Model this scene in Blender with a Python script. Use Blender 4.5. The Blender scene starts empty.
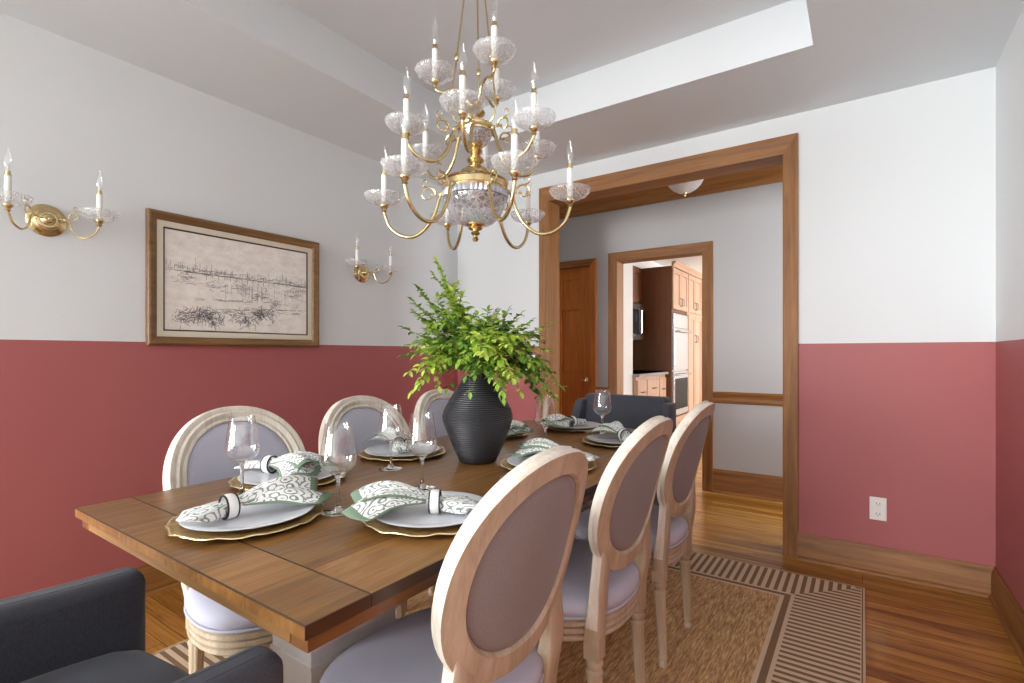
import bpy, bmesh, math, random
from mathutils import Vector, Matrix
PI = math.pi
random.seed(7)
sc = bpy.context.scene
COL = sc.collection

# ------------------------------------------------------------------ helpers
class MB:
    """collects shapes and links them as one mesh object"""
    def __init__(s, off=(0, 0, 0)):
        s.v = []; s.f = []; s.m = []; s.uv = {}; s.off = Vector(off)
    def add(s, vs, fs, mi=0, uvs=None):
        b = len(s.v)
        for p in vs: s.v.append(tuple(Vector(p) - s.off))
        for k, f in enumerate(fs):
            if uvs: s.uv[len(s.f)] = [uvs[i] for i in f]
            s.f.append([i + b for i in f]); s.m.append(mi)
        return s
    def box(s, x0, x1, y0, y1, z0, z1, mi=0):
        vs = [(x, y, z) for x in (x0, x1) for y in (y0, y1) for z in (z0, z1)]
        return s.add(vs, [(0, 1, 3, 2), (4, 6, 7, 5), (0, 4, 5, 1), (2, 3, 7, 6), (0, 2, 6, 4), (1, 5, 7, 3)], mi)
    def loft(s, rings, mi=0, cap=True, closed=True):
        n = len(rings[0]); vs = [p for r in rings for p in r]; fs = []
        for i in range(len(rings) - 1):
            for j in range(n if closed else n - 1):
                k = (j + 1) % n
                fs.append((i * n + j, i * n + k, (i + 1) * n + k, (i + 1) * n + j))
        if cap and closed:
            fs.append(tuple(range(n - 1, -1, -1)))
            fs.append(tuple((len(rings) - 1) * n + j for j in range(n)))
        return s.add(vs, fs, mi)
    def lathe(s, prof, n=24, c=(0, 0, 0), M=None, mi=0, rmod=None):
        """prof: (r, z) list; r = 0 ends become poles; open ends stay open"""
        c = Vector(c); vs = []; idx = []
        T = (lambda p: M @ Vector(p) + c) if M else (lambda p: Vector(p) + c)
        for i, (r, z) in enumerate(prof):
            if r < 1e-6:
                idx.append([len(vs)] * n); vs.append(T((0, 0, z)))
            else:
                idx.append(list(range(len(vs), len(vs) + n)))
                for j in range(n):
                    a = 2 * PI * j / n
                    rr, zz = (r, z) if not rmod else rmod(i, a, r, z)
                    vs.append(T((rr * math.cos(a), rr * math.sin(a), zz)))
        fs = []
        for i in range(len(prof) - 1):
            for j in range(n):
                k = (j + 1) % n
                q = [idx[i][j], idx[i][k], idx[i + 1][k], idx[i + 1][j]]
                q = [q[t] for t in range(4) if q[t] != q[t - 1]]
                if len(q) >= 3: fs.append(tuple(q))
        return s.add(vs, fs, mi)
    def tube(s, pts, r, n=8, mi=0, cap=True, flat=None):
        pts = [Vector(p) for p in pts]; N = len(pts)
        rs = r if isinstance(r, (list, tuple)) else [r] * N
        rings = []; up = None
        for i in range(N):
            t = (pts[min(i + 1, N - 1)] - pts[max(i - 1, 0)])
            if t.length < 1e-9: t = Vector((0, 0, 1))
            t.normalize()
            if up is None:
                up = Vector((0, 0, 1)) if abs(t.z) < .9 else Vector((1, 0, 0))
            a = t.cross(up)
            if a.length < 1e-6: a = t.orthogonal()
            a.normalize(); b = a.cross(t).normalized(); up = b
            fx = flat or 1
            rings.append([pts[i] + rs[i] * (math.cos(2 * PI * j / n) * a * fx + math.sin(2 * PI * j / n) * b) for j in range(n)])
        return s.loft(rings, mi, cap)
    def build(s, name, mats, parent=None, angle=38, bevel=None, solid=None, sub=None, recalc=True):
        me = bpy.data.meshes.new(name)
        me.from_pydata(s.v, [], s.f)
        if not isinstance(mats, (list, tuple)): mats = [mats]
        for m in mats: me.materials.append(m)
        me.polygons.foreach_set('material_index', s.m)
        if s.uv:
            ul = me.uv_layers.new(name='UVMap')
            for p in me.polygons:
                if p.index in s.uv:
                    for li, u in zip(p.loop_indices, s.uv[p.index]): ul.data[li].uv = u
        if recalc:
            bm = bmesh.new(); bm.from_mesh(me)
            bmesh.ops.recalc_face_normals(bm, faces=bm.faces[:])
            bm.to_mesh(me); bm.free()
        me.update()
        me.polygons.foreach_set('use_smooth', [True] * len(me.polygons))
        if angle: me.set_sharp_from_angle(angle=math.radians(angle))
        o = bpy.data.objects.new(name, me); COL.objects.link(o)
        if parent: o.parent = parent
        if solid:
            md = o.modifiers.new('solid', 'SOLIDIFY'); md.thickness = solid; md.offset = 0
        if bevel:
            md = o.modifiers.new('bevel', 'BEVEL'); md.width = bevel[0]; md.segments = bevel[1]; md.limit_method = 'ANGLE'
            md.angle_limit = math.radians(35); md.harden_normals = True
        if sub:
            md = o.modifiers.new('sub', 'SUBSURF'); md.levels = sub; md.render_levels = sub
        return o

def tag(o, label=None, cat=None, group=None, kind=None):
    if label: o['label'] = label
    if cat: o['category'] = cat
    if group: o['group'] = group
    if kind: o['kind'] = kind
    return o
def thing(name, label, cat, loc=(0, 0, 0), rz=0, group=None):
    o = bpy.data.objects.new(name, None); COL.objects.link(o)
    o.location = loc; o.rotation_euler = (0, 0, rz); o.empty_display_size = .05
    return tag(o, label, cat, group)
def struct(o): o['kind'] = 'structure'; return o
def copy_tree(o, parent=None):
    c = o.copy(); COL.objects.link(c)
    if parent: c.parent = parent
    for ch in o.children: copy_tree(ch, c)
    return c
def lerp(a, b, t): return a + (b - a) * t
def cat_rom(P, n=6):
    P = [Vector(p) for p in P]; out = []
    for i in range(len(P) - 1):
        p0, p1, p2, p3 = P[max(i - 1, 0)], P[i], P[i + 1], P[min(i + 2, len(P) - 1)]
        for k in range(n):
            t = k / n
            out.append(.5 * ((2 * p1) + (p2 - p0) * t + (2 * p0 - 5 * p1 + 4 * p2 - p3) * t * t + (3 * p1 - p0 - 3 * p2 + p3) * t ** 3))
    out.append(P[-1]); return out

# ------------------------------------------------------------------ materials
def srgb(r, g, b):
    f = lambda c: (c / 255 / 12.92) if c / 255 <= .04045 else ((c / 255 + .055) / 1.055) ** 2.4
    return (f(r), f(g), f(b), 1)
class G:
    def __init__(s, name):
        s.mat = bpy.data.materials.new(name); s.mat.use_nodes = True
        s.nt = s.mat.node_tree; s.nt.nodes.clear()
        s.out = s.nt.nodes.new('ShaderNodeOutputMaterial')
    def n(s, typ, ins=None, **pr):
        nd = s.nt.nodes.new(typ)
        for k, v in pr.items(): setattr(nd, k, v)
        for k, v in (ins or {}).items(): s.set(nd.inputs[k], v)
        return nd
    def set(s, sock, v):
        if isinstance(v, bpy.types.NodeSocket): s.nt.links.new(v, sock)
        else: sock.default_value = v
    def m(s, op, a, b=0., c=0.):
        nd = s.nt.nodes.new('ShaderNodeMath'); nd.operation = op
        s.set(nd.inputs[0], a); s.set(nd.inputs[1], b); s.set(nd.inputs[2], c)
        return nd.outputs[0]
    def mix(s, fac, a, b, mode='MIX'):
        nd = s.nt.nodes.new('ShaderNodeMix'); nd.data_type = 'RGBA'; nd.blend_type = mode
        s.set(nd.inputs[0], fac); s.set(nd.inputs[6], a); s.set(nd.inputs[7], b)
        return nd.outputs[2]
    def obj(s): return s.n('ShaderNodeTexCoord').outputs['Object']
    def xyz(s, v):
        nd = s.n('ShaderNodeSeparateXYZ', {0: v}); return nd.outputs
    def comb(s, x, y, z):
        return s.n('ShaderNodeCombineXYZ', {0: x, 1: y, 2: z}).outputs[0]
    def scale(s, v, sc_):
        return s.n('ShaderNodeMapping', {'Vector': v, 'Scale': sc_}).outputs[0]
    def noise(s, v, scale, detail=3, rough=.5, dist=0.):
        return s.n('ShaderNodeTexNoise', {'Vector': v, 'Scale': scale, 'Detail': detail, 'Roughness': rough, 'Distortion': dist}).outputs[0]
    def ramp(s, fac, stops):
        nd = s.n('ShaderNodeValToRGB', {0: fac}); cr = nd.color_ramp
        while len(cr.elements) < len(stops): cr.elements.new(.5)
        for e, (p, c) in zip(cr.elements, stops):
            e.position = p; e.color = c if len(c) == 4 else (*c, 1)
        return nd.outputs[0]
    def bump(s, h, strength=.2, dist=.002):
        return s.n('ShaderNodeBump', {'Height': h, 'Strength': strength, 'Distance': dist}).outputs[0]
    def bsdf(s, **ins):
        nd = s.n('ShaderNodeBsdfPrincipled', {k.replace('_', ' '): v for k, v in ins.items()})
        s.nt.links.new(nd.outputs[0], s.out.inputs[0]); return nd
def plain(name, c, rough=.5, metal=0., **kw):
    g = G(name); g.bsdf(Base_Color=c, Roughness=rough, Metallic=metal, **kw); return g.mat
def wood(name, c1, c2, axis='Z', rough=.4, sc_=1., contrast=(.3, .7), coat=0.):
    g = G(name); o = g.obj()
    st = {'X': (1.2, 22, 22), 'Y': (22, 1.2, 22), 'Z': (22, 22, 1.2)}[axis]
    p = g.scale(o, tuple(k * sc_ for k in st))
    a = g.noise(p, 1.6, 5, .62, .7); b = g.noise(g.scale(p, (4, 4, 4)), 2.2, 3, .6)
    f = g.m('ADD', g.m('MULTIPLY', a, .75), g.m('MULTIPLY', b, .25))
    col = g.ramp(f, [(contrast[0], c2), (contrast[1], c1)])
    g.bsdf(Base_Color=col, Roughness=rough, Normal=g.bump(f, .08, .001), Coat_Weight=coat, Coat_Roughness=.25)
    return g.mat

OAK1, OAK2 = srgb(164, 112, 56), srgb(108, 66, 28)
oak = {a: wood('oak_trim_' + a, OAK1, OAK2, a, .55) for a in 'XYZ'}
door_wood = wood('door_oak', srgb(218, 134, 52), srgb(176, 98, 34), 'Z', .42)
cab_lit = wood('cabinet_wood_lit', srgb(208, 172, 146), srgb(184, 142, 112), 'Z', .4)  # cabinet fronts: window light put into a paler wood colour
cab_shaded = wood('cabinet_wood_shaded', srgb(116, 68, 26), srgb(92, 50, 16), 'Z', .6)  # same cabinet wood, with shade put into a darker colour
chair_wood = wood('washed_oak', srgb(206, 190, 166), srgb(168, 148, 120), 'Z', .5, .7, (.32, .66))
wash = wood('chalk_washed_edge', srgb(234, 226, 214), srgb(206, 190, 168), 'Z', .55, .8, (.3, .55))
brass = plain('polished_brass', srgb(212, 190, 144), .2, 1.)
brass_frame = brass
white_candle = plain('white_candle_tube', srgb(244, 242, 236), .4)
porcelain = plain('white_porcelain', srgb(232, 234, 240), .18)
white_plastic = plain('white_plastic', srgb(240, 238, 234), .35)
dark_slot = plain('dark_slot', srgb(60, 56, 54), .6)
black_edge = plain('black_edge', srgb(24, 26, 30), .45)
steel = plain('stainless', srgb(205, 205, 208), .22, 1.)
black_glass = plain('black_glass', srgb(12, 12, 18), .3, Specular_IOR_Level=.08)
black_matte = plain('black_cooktop_glass', srgb(10, 10, 12), .7, Specular_IOR_Level=0.)
granite = plain('pale_counter', srgb(150, 150, 150), .3)
white_paint = plain('white_furniture_paint', srgb(240, 239, 236), .5)

def paint(name, c):
    g = G(name); o = g.obj(); h = g.noise(o, 140, 2)
    g.bsdf(Base_Color=c, Roughness=.62, Normal=g.bump(h, .04, .001)); return g.mat
def two_tone(name, white, red, z):
    g = G(name); o = g.n('ShaderNodeNewGeometry').outputs['Position']; px_, py_, zz = g.xyz(o)
    k = g.m('GREATER_THAN', zz, z); nr = g.m('LESS_THAN', py_, -.5)      # unseen end of the room, made grey to cut bounce light
    h = g.noise(o, 140, 2)
    g.bsdf(Base_Color=g.mix(nr, g.mix(k, red, white), srgb(178, 178, 176)), Roughness=.55, Normal=g.bump(h, .04, .001)); return g.mat
PZ = 1.187
wall_paint = two_tone('white_over_red_paint', srgb(222, 225, 226), srgb(168, 92, 91), PZ)
ceil_paint = paint('ceiling_paint', srgb(221, 225, 227))
hall_paint = paint('pale_grey_paint', srgb(188, 189, 190))
kit_paint = paint('kitchen_white_paint', srgb(232, 232, 230))

def floor_mat():
    g = G('strip_oak_floor'); o = g.obj(); x, y, z = g.xyz(o)
    br = g.n('ShaderNodeTexBrick', {'Vector': g.comb(x, y, 0.), 'Color1': srgb(216, 164, 78), 'Color2': srgb(166, 110, 42), 'Mortar': srgb(78, 42, 18),
             'Scale': 1., 'Mortar Size': .0016, 'Brick Width': .95, 'Row Height': .066, 'Bias': 0., 'Mortar Smooth': .2}, offset=.37, offset_frequency=3, squash=1.)
    row = g.m('FLOOR', g.m('DIVIDE', y, .066))
    p = g.comb(g.m('MULTIPLY_ADD', row, 3.71, g.m('MULTIPLY', x, 1.5)), g.m('MULTIPLY', y, 17.), row)
    gr = g.noise(p, 1.5, 5, .65, .9)
    col = g.mix(1., br.outputs[0], g.ramp(gr, [(.28, srgb(150, 112, 82)), (.58, (1, 1, 1, 1))]), 'MULTIPLY')
    g.bsdf(Base_Color=col, Roughness=.3, Coat_Weight=.3, Coat_Roughness=.15, Normal=g.bump(br.outputs[1], -.15, .001)); return g.mat
def table_mat():
    g = G('plank_table_wood'); o = g.obj(); x, y, z = g.xyz(o)
    row = g.m('FLOOR', g.m('DIVIDE', x, .1556))
    fr = g.m('ABSOLUTE', g.m('SUBTRACT', g.m('FRACT', g.m('DIVIDE', x, .1556)), .5))
    rnd = g.n('ShaderNodeTexWhiteNoise', {'W': g.m('ADD', row, g.m('MULTIPLY', g.m('GREATER_THAN', g.m('ABSOLUTE', y), .885), 17.3))}, noise_dimensions='1D').outputs[0]
    p = g.comb(g.m('MULTIPLY', x, 20.), g.m('MULTIPLY_ADD', rnd, 9., g.m('MULTIPLY', y, 1.6)), g.m('MULTIPLY_ADD', row, 2.3, g.m('MULTIPLY', z, 10.)))
    a = g.noise(p, 1.7, 6, .65, 1.1)
    c = g.ramp(a, [(.25, srgb(108, 72, 36)), (.5, srgb(152, 108, 58)), (.75, srgb(184, 138, 80))])
    c = g.mix(1., c, g.ramp(rnd, [(0, srgb(212, 206, 198)), (1, srgb(252, 246, 236))]), 'MULTIPLY')
    seam = g.m('LESS_THAN', g.m('ABSOLUTE', g.m('SUBTRACT', g.m('ABSOLUTE', y), .8865)), .0022)
    edge = g.m('MAXIMUM', g.m('GREATER_THAN', g.m('ABSOLUTE', x), .4645), g.m('GREATER_THAN', g.m('ABSOLUTE', y), .9975))
    edge = g.m('MULTIPLY', edge, g.m('GREATER_THAN', z, .7497)); seam = g.m('MAXIMUM', seam, edge)
    c = g.mix(g.m('MAXIMUM', seam, g.m('GREATER_THAN', fr, .4955)), c, srgb(66, 42, 24))
    g.bsdf(Base_Color=c, Roughness=.36, Coat_Weight=.2, Coat_Roughness=.22, Normal=g.bump(a, .1, .001)); return g.mat
floor_m = floor_mat(); table_m = table_mat()
table_edge = wood('table_edge_wood', srgb(164, 124, 74), srgb(104, 70, 36), 'X', .42, .8)
table_side = wood('table_side_wood', srgb(132, 88, 50), srgb(88, 54, 28), 'Y', .34, .8, coat=.25)

def fabric(name, c1, c2, sc_=900, bump=.25):
    g = G(name); o = g.obj(); x, y, z = g.xyz(o)
    a = g.noise(g.scale(o, (1, 1, .25)), sc_, 2); b = g.noise(o, 6, 2)
    w = g.m('ADD', g.m('MULTIPLY', a, .8), g.m('MULTIPLY', b, .2))
    g.bsdf(Base_Color=g.ramp(w, [(.3, c2), (.7, c1)]), Roughness=.85, Sheen_Weight=.15, Normal=g.bump(a, bump, .0008)); return g.mat
chair_fabric = fabric('grey_linen', srgb(198, 198, 212), srgb(177, 176, 191))
rear_fabric = fabric('rear_linen_darker', srgb(146, 136, 135), srgb(124, 114, 113))  # rear of the back panels, darker and browner than the front
arm_fabric = fabric('charcoal_upholstery', srgb(74, 77, 86), srgb(52, 54, 62), 700)
arm_seam = plain('charcoal_seam', srgb(44, 46, 52), .9)

def thin_glass(name, base=.06, tint=(1, 1, 1, 1), ior=1.5, frost=0., cut=None):
    g = G(name)
    tr = g.n('ShaderNodeBsdfTransparent', {'Color': tint}).outputs[0]
    gl = g.n('ShaderNodeBsdfGlossy', {'Color': (1, 1, 1, 1), 'Roughness': .03}).outputs[0]
    ge = g.n('ShaderNodeNewGeometry')
    dt = g.m('ABSOLUTE', g.n('ShaderNodeVectorMath', {0: ge.outputs['Normal'], 1: ge.outputs['Incoming']}, operation='DOT_PRODUCT').outputs['Value'])
    f0 = ((ior - 1) / (ior + 1)) ** 2
    fr = g.m('MULTIPLY_ADD', g.m('POWER', g.m('SUBTRACT', 1., g.m('MINIMUM', dt, 1.)), 5.), 1 - f0, f0)
    nrm = None
    if cut:
        x, y, z = g.xyz(g.obj())
        ang = g.m('ARCTAN2', y, x); rad = g.m('SQRT', g.m('ADD', g.m('MULTIPLY', x, x), g.m('MULTIPLY', y, y)))
        v = g.n('ShaderNodeTexVoronoi', {'Vector': g.comb(g.m('MULTIPLY', ang, cut[0]), g.m('MULTIPLY', rad, cut[1]), g.m('MULTIPLY', z, cut[2])), 'Scale': 1.}, feature='DISTANCE_TO_EDGE').outputs[0]
        ln = g.m('SUBTRACT', 1., g.m('MINIMUM', g.m('MULTIPLY', v, 5.), 1.))
        nrm = g.bump(v, .35, .006)
        g.set(gl.node.inputs['Normal'], nrm)
    sh = g.n('ShaderNodeMixShader', {0: g.m('MINIMUM', g.m('ADD', fr, base), 1.), 1: tr, 2: gl}).outputs[0]
    if frost:
        d = g.n('ShaderNodeBsdfTranslucent', {'Color': (.95, .95, .95, 1)}).outputs[0]
        d2 = g.n('ShaderNodeBsdfDiffuse', {'Color': (.95, .95, .95, 1)}).outputs[0]
        dm = g.n('ShaderNodeMixShader', {0: .5, 1: d, 2: d2}).outputs[0]
        f = frost if not cut else g.m('MULTIPLY_ADD', ln, .22, frost)
        sh = g.n('ShaderNodeMixShader', {0: f, 1: sh, 2: dm}).outputs[0]
    g.nt.links.new(sh, g.out.inputs[0]); return g.mat
bulb_glass = thin_glass('clear_bulb_glass', .08, frost=.015)
crystal = thin_glass('cut_crystal', .03, frost=.12, cut=(7, 75, 40))
bowl_crystal = thin_glass('cut_crystal_bowl', .10, (.94, .94, .96, 1), frost=.12, cut=(5, 1, 62))
alabaster = thin_glass('etched_shade_glass', .05, frost=.6)
def real_glass():
    g = G('wine_glass_crystal')
    nd = g.n('ShaderNodeBsdfGlass', {'Color': (.98, .985, .98, 1), 'Roughness': 0., 'IOR': 1.45})
    g.nt.links.new(nd.outputs[0], g.out.inputs[0]); return g.mat
wine_glass_m = real_glass(); wine_bowl = thin_glass('wine_bowl_crystal', .03, ior=1.5)
def gold():
    g = G('antique_gold'); o = g.obj(); a = g.noise(o, 45, 3)
    g.bsdf(Base_Color=g.ramp(a, [(.3, srgb(158, 122, 66)), (.7, srgb(206, 170, 108))]), Roughness=.38, Metallic=.5, Normal=g.bump(a, .3, .002)); return g.mat
gold_m = gold(); gold_rim = plain('bright_gold_rim', srgb(232, 208, 160), .25, .8)
def vase_mat():
    g = G('ribbed_black_ceramic'); o = g.obj(); x, y, z = g.xyz(o)
    n = g.noise(o, 30, 3)
    s = g.m('SINE', g.m('MULTIPLY', g.m('ADD', z, g.m('MULTIPLY', n, .004)), 2 * PI / .0066))
    g.bsdf(Base_Color=srgb(40, 40, 45), Roughness=.42, Normal=g.bump(s, .55, .002)); return g.mat
vase_m = vase_mat()
leafs = [plain('leaf_' + k, c, .45, Subsurface_Weight=0.) for k, c in
         (('lime', srgb(172, 196, 78)), ('fresh', srgb(128, 164, 58)), ('mid', srgb(90, 132, 46)), ('deep', srgb(56, 92, 36)))]
def leafy(name, c):
    g = G(name); d = g.n('ShaderNodeBsdfPrincipled', {'Base Color': c, 'Roughness': .45}).outputs[0]
    t = g.n('ShaderNodeBsdfTranslucent', {'Color': c}).outputs[0]
    g.nt.links.new(g.n('ShaderNodeMixShader', {0: .35, 1: d, 2: t}).outputs[0], g.out.inputs[0]); return g.mat
leafs = [leafy('leaf_lime', srgb(196, 216, 96)), leafy('leaf_fresh', srgb(150, 186, 70)), leafy('leaf_mid', srgb(108, 150, 54)), leafy('leaf_deep', srgb(62, 98, 40))]
stem_m = plain('twig', srgb(104, 96, 60), .7)
def napkin_mat():
    g = G('paisley_napkin_cloth'); uv = g.n('ShaderNodeTexCoord').outputs['UV']; u, v, w = g.xyz(uv)
    p = g.comb(g.m('MULTIPLY', u, .17), g.m('MULTIPLY', v, .1), 0.)
    wob = g.n('ShaderNodeTexNoise', {'Vector': p, 'Scale': 24., 'Detail': 2.}).outputs[1]
    pp = g.n('ShaderNodeVectorMath', {0: p, 1: g.n('ShaderNodeVectorMath', {0: wob, 1: (.02, .02, .02)}, operation='MULTIPLY').outputs[0]}, operation='ADD').outputs[0]
    vo = g.n('ShaderNodeTexVoronoi', {'Vector': pp, 'Scale': 34.})
    rings = g.m('SINE', g.m('MULTIPLY', vo.outputs[0], 21.))
    line = g.m('GREATER_THAN', rings, .48)
    ns = g.noise(p, 120, 2)
    line = g.m('MULTIPLY', line, g.m('GREATER_THAN', ns, .36))
    tint = g.ramp(g.noise(p, 36, 1), [(.4, srgb(70, 88, 72)), (.54, srgb(84, 96, 78)), (.62, srgb(132, 108, 128))])
    c = g.mix(g.m('MULTIPLY', line, .8), srgb(236, 238, 234), tint)
    hem = g.m('MAXIMUM', g.m('GREATER_THAN', u, .915), g.m('GREATER_THAN', g.m('ABSOLUTE', v), .89))
    hem = g.m('MULTIPLY', hem, g.m('GREATER_THAN', u, .12))
    c = g.mix(hem, c, srgb(112, 132, 110))
    g.bsdf(Base_Color=c, Roughness=.85, Normal=g.bump(g.noise(p, 3000, 1), .1, .0005)); return g.mat
napkin_m = napkin_mat()
def rug_mat(hx, hy):
    g = G('sisal_rug_weave'); o = g.obj(); x, y, z = g.xyz(o)
    ax, ay = g.m('ABSOLUTE', x), g.m('ABSOLUTE', y)
    dx, dy = g.m('SUBTRACT', hx, ax), g.m('SUBTRACT', hy, ay)
    d = g.m('MINIMUM', dx, dy)
    along = g.m('LESS_THAN', dx, dy)       # nearest border is a long side
    crd = g.m('ADD', g.m('MULTIPLY', along, y), g.m('MULTIPLY', g.m('SUBTRACT', 1., along), x))
    stripe = g.m('GREATER_THAN', g.m('FRACT', g.m('DIVIDE', crd, .036)), .52)
    fib = g.noise(g.scale(o, (75, 9, 75)), 2.2, 3, .6)
    wv = g.noise(o, 230, 2)
    beige = g.mix(wv, srgb(200, 176, 144), srgb(230, 208, 178)); brown = g.mix(wv, srgb(118, 90, 64), srgb(146, 116, 84))
    field = g.ramp(fib, [(.3, srgb(140, 106, 68)), (.5, srgb(192, 152, 104)), (.7, srgb(230, 194, 144))])
    c = g.mix(stripe, beige, brown)
    def band(a, b): return g.m('MULTIPLY', g.m('GREATER_THAN', d, a), g.m('LESS_THAN', d, b))
    c = g.mix(g.m('GREATER_THAN', d, .268), c, beige)
    c = g.mix(band(.283, .308), c, brown)
    c = g.mix(g.m('GREATER_THAN', d, .325), c, field)
    c = g.mix(band(-.1, .016), c, beige); c = g.mix(band(.008, .013), c, brown)
    g.bsdf(Base_Color=c, Roughness=.95, Normal=g.bump(g.m('ADD', fib, wv), .3, .002)); return g.mat

# ------------------------------------------------------------------ room shell
XL, XR, YB, YN, ZC = -2.77, .51, 3.22, -6.5, 2.465  # unseen near end lengthened, so daylight falls weaker on the left wall
JY = 3.36                                   # hall side of the back wall
OX0, OX1, OZ = -1.89, -.368, 2.25           # cased opening
HY, HX0, HX1, HZ = 4.38, -3.6, 1.9, 2.585    # hall
KY1, KX0, KX1, KZ = 9.2, -2.44, 1.6, 2.44   # kitchen

fl = MB(); fl.box(-3.7, 2.1, -.5, 9.4, -.1, 0); struct(fl.build('floor', floor_m))
fl = MB(); fl.box(-3.7, 2.1, -6.8, -.5, -.1, .002); struct(fl.build('floor_unseen_near', plain('added_grey_carpet', srgb(146, 144, 140), .95)))  # carpet added in the unseen end, its grey set for the bounce light
LY0, LY1, LZ0, LZ1 = -3.6, -1.5, .3, 2.3     # unseen window added in the left wall to brighten the right side
w = MB(); w.box(XL - .12, XL, YN - .12, LY0, -.05, 2.75); w.box(XL - .12, XL, LY1, JY, -.05, 2.75)
w.box(XL - .12, XL, LY0, LY1, -.05, LZ0); w.box(XL - .12, XL, LY0, LY1, LZ1, 2.75); struct(w.build('wall_left', wall_paint))
w = MB(); w.box(XR, XR + .12, YN - .12, JY, -.05, 2.75); struct(w.build('wall_right', wall_paint))
w = MB(); w.box(XL, OX0 - .018, YB, JY, -.05, 2.75); w.box(OX1 + .018, XR, YB, JY, -.05, 2.75); w.box(OX0 - .018, OX1 + .018, YB, JY, OZ + .018, 2.75)
struct(w.build('wall_back', wall_paint))
WX0, WX1, WZ0, WZ1 = -2.65, -.4, .15, 2.35    # window in the near wall
w = MB(); w.box(XL, WX0, YN - .12, YN, -.05, 2.75); w.box(WX1, XR, YN - .12, YN, -.05, 2.75)
w.box(WX0, WX1, YN - .12, YN, -.05, WZ0); w.box(WX0, WX1, YN - .12, YN, WZ1, 2.75)
struct(w.build('wall_near', wall_paint))
# tray ceiling: lower soffit ring, upright sides, raised centre
TX0, TX1, TY0, TY1, TZ = -2.105, -.175, .27, 2.545, 2.69
c = MB()
for a in ((XL, TX0, YN, YB), (TX1, XR, YN, YB), (TX0, TX1, YN, TY0), (TX0, TX1, TY1, YB)): c.box(*a, ZC, TZ)
c.box(XL, XR, YN, YB, TZ, TZ + .06)
struct(c.build('ceiling', ceil_paint))
# near window: jambs, two mullions, rails
def window(name, x0, x1, y0, y1, z0, z1, axis, nv, m):
    w = MB(); t = .05
    if axis == 'Y':                      # window lies in an XZ plane
        w.box(x0, x1, y0, y1, z0, z0 + t); w.box(x0, x1, y0, y1, z1 - t, z1)
        w.box(x0, x0 + t, y0, y1, z0, z1); w.box(x1 - t, x1, y0, y1, z0, z1)
        for k in range(1, nv):
            x = lerp(x0, x1, k / nv); w.box(x - .04, x + .04, y0, y1, z0 + t, z1 - t)
        w.box(x0 + t, x1 - t, y0 + .02, y1 - .02, (z0 + z1) / 2 - .02, (z0 + z1) / 2 + .02)
    else:
        w.box(x0, x1, y0, y1, z0, z0 + t); w.box(x0, x1, y0, y1, z1 - t, z1)
        w.box(x0, x1, y0, y0 + t, z0, z1); w.box(x0, x1, y1 - t, y1, z0, z1)
        for k in range(1, nv):
            y = lerp(y0, y1, k / nv); w.box(x0, x1, y - .04, y + .04, z0 + t, z1 - t)
    return struct(w.build(name, m))
window('window_left_unseen', XL - .10, XL - .04, LY0, LY1, LZ0, LZ1, 'X', 2, white_paint)
window('window_1', WX0, WX1, YN - .10, YN - .04, WZ0, WZ1, 'Y', 2, white_paint)

# hall
w = MB()
DX0, DX1, DZ = -2.90, -2.105, 1.98          # wooden door leaf opening
KX_0, KX_1, KDZ = -1.845, -1.095, 1.975      # kitchen doorway
hx = [HX0, DX0, DX1, KX_0 - .012, KX_1 + .012, HX1]
w.box(hx[0], hx[1], HY, HY + .12, -.05, HZ); w.box(hx[2], hx[3], HY, HY + .12, -.05, HZ); w.box(hx[4], hx[5], HY, HY + .12, -.05, HZ)
w.box(hx[1], hx[2], HY, HY + .12, DZ, HZ); w.box(hx[3], hx[4], HY, HY + .12, KDZ + .012, HZ)
struct(w.build('wall_hall', hall_paint))
w = MB(); w.box(HX0 - .12, HX0, JY, HY + .12, -.05, HZ); struct(w.build('wall_hall_left', hall_paint))
w = MB(); w.box(HX1, HX1 + .12, JY, HY + .12, -.05, .7); w.box(HX1, HX1 + .12, JY, HY + .12, 2.05, HZ)
w.box(HX1, HX1 + .12, JY, JY + .1, .7, 2.05); w.box(HX1, HX1 + .12, HY - .1, HY + .12, .7, 2.05)
struct(w.build('wall_hall_right', hall_paint))
window('window_2', HX1 + .03, HX1 + .09, JY + .1, HY - .1, .7, 2.05, 'X', 2, oak['Z'])
w = MB(); w.box(HX0, XL - .12, JY - .12, JY, -.05, HZ); w.box(XR + .12, HX1, JY - .12, JY, -.05, HZ); struct(w.build('wall_hall_front', hall_paint))
c = MB(); c.box(HX0, HX1, JY, HY + .12, HZ, HZ + .08); struct(c.build('ceiling_hall', ceil_paint))
# kitchen
w = MB(); w.box(KX0 - .12, KX0, HY + .12, KY1, -.05, KZ); struct(w.build('wall_kitchen_left', kit_paint))
w = MB(); w.box(KX0, KX_0 - .012, HY + .12, 4.78, -.05, KZ); struct(w.build('wall_kitchen_return', kit_paint))
w = MB(); w.box(KX0, KX1, KY1, KY1 + .12, -.05, KZ); struct(w.build('wall_kitchen_back', kit_paint))
w = MB(); w.box(KX1, KX1 + .12, HY + .12, 4.9, -.05, KZ); w.box(KX1, KX1 + .12, 8.6, KY1, -.05, KZ); w.box(KX1, KX1 + .12, 4.9, 8.6, -.05, .95); w.box(KX1, KX1 + .12, 4.9, 8.6, 2.1, KZ); w.box(KX1, KX1 + .12, 4.9, 6.5, .95, 2.1); w.box(KX1, KX1 + .12, 8.5, 8.6, .95, 2.1)
struct(w.build('wall_kitchen_right', kit_paint))
window('window_3', KX1 + .03, KX1 + .09, 6.5, 8.5, .95, 2.1, 'X', 3, white_paint)
c = MB(); c.box(KX0 - .12, KX1 + .12, HY + .12, KY1 + .12, KZ, KZ + .08); struct(c.build('ceiling_kitchen', kit_paint))

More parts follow.
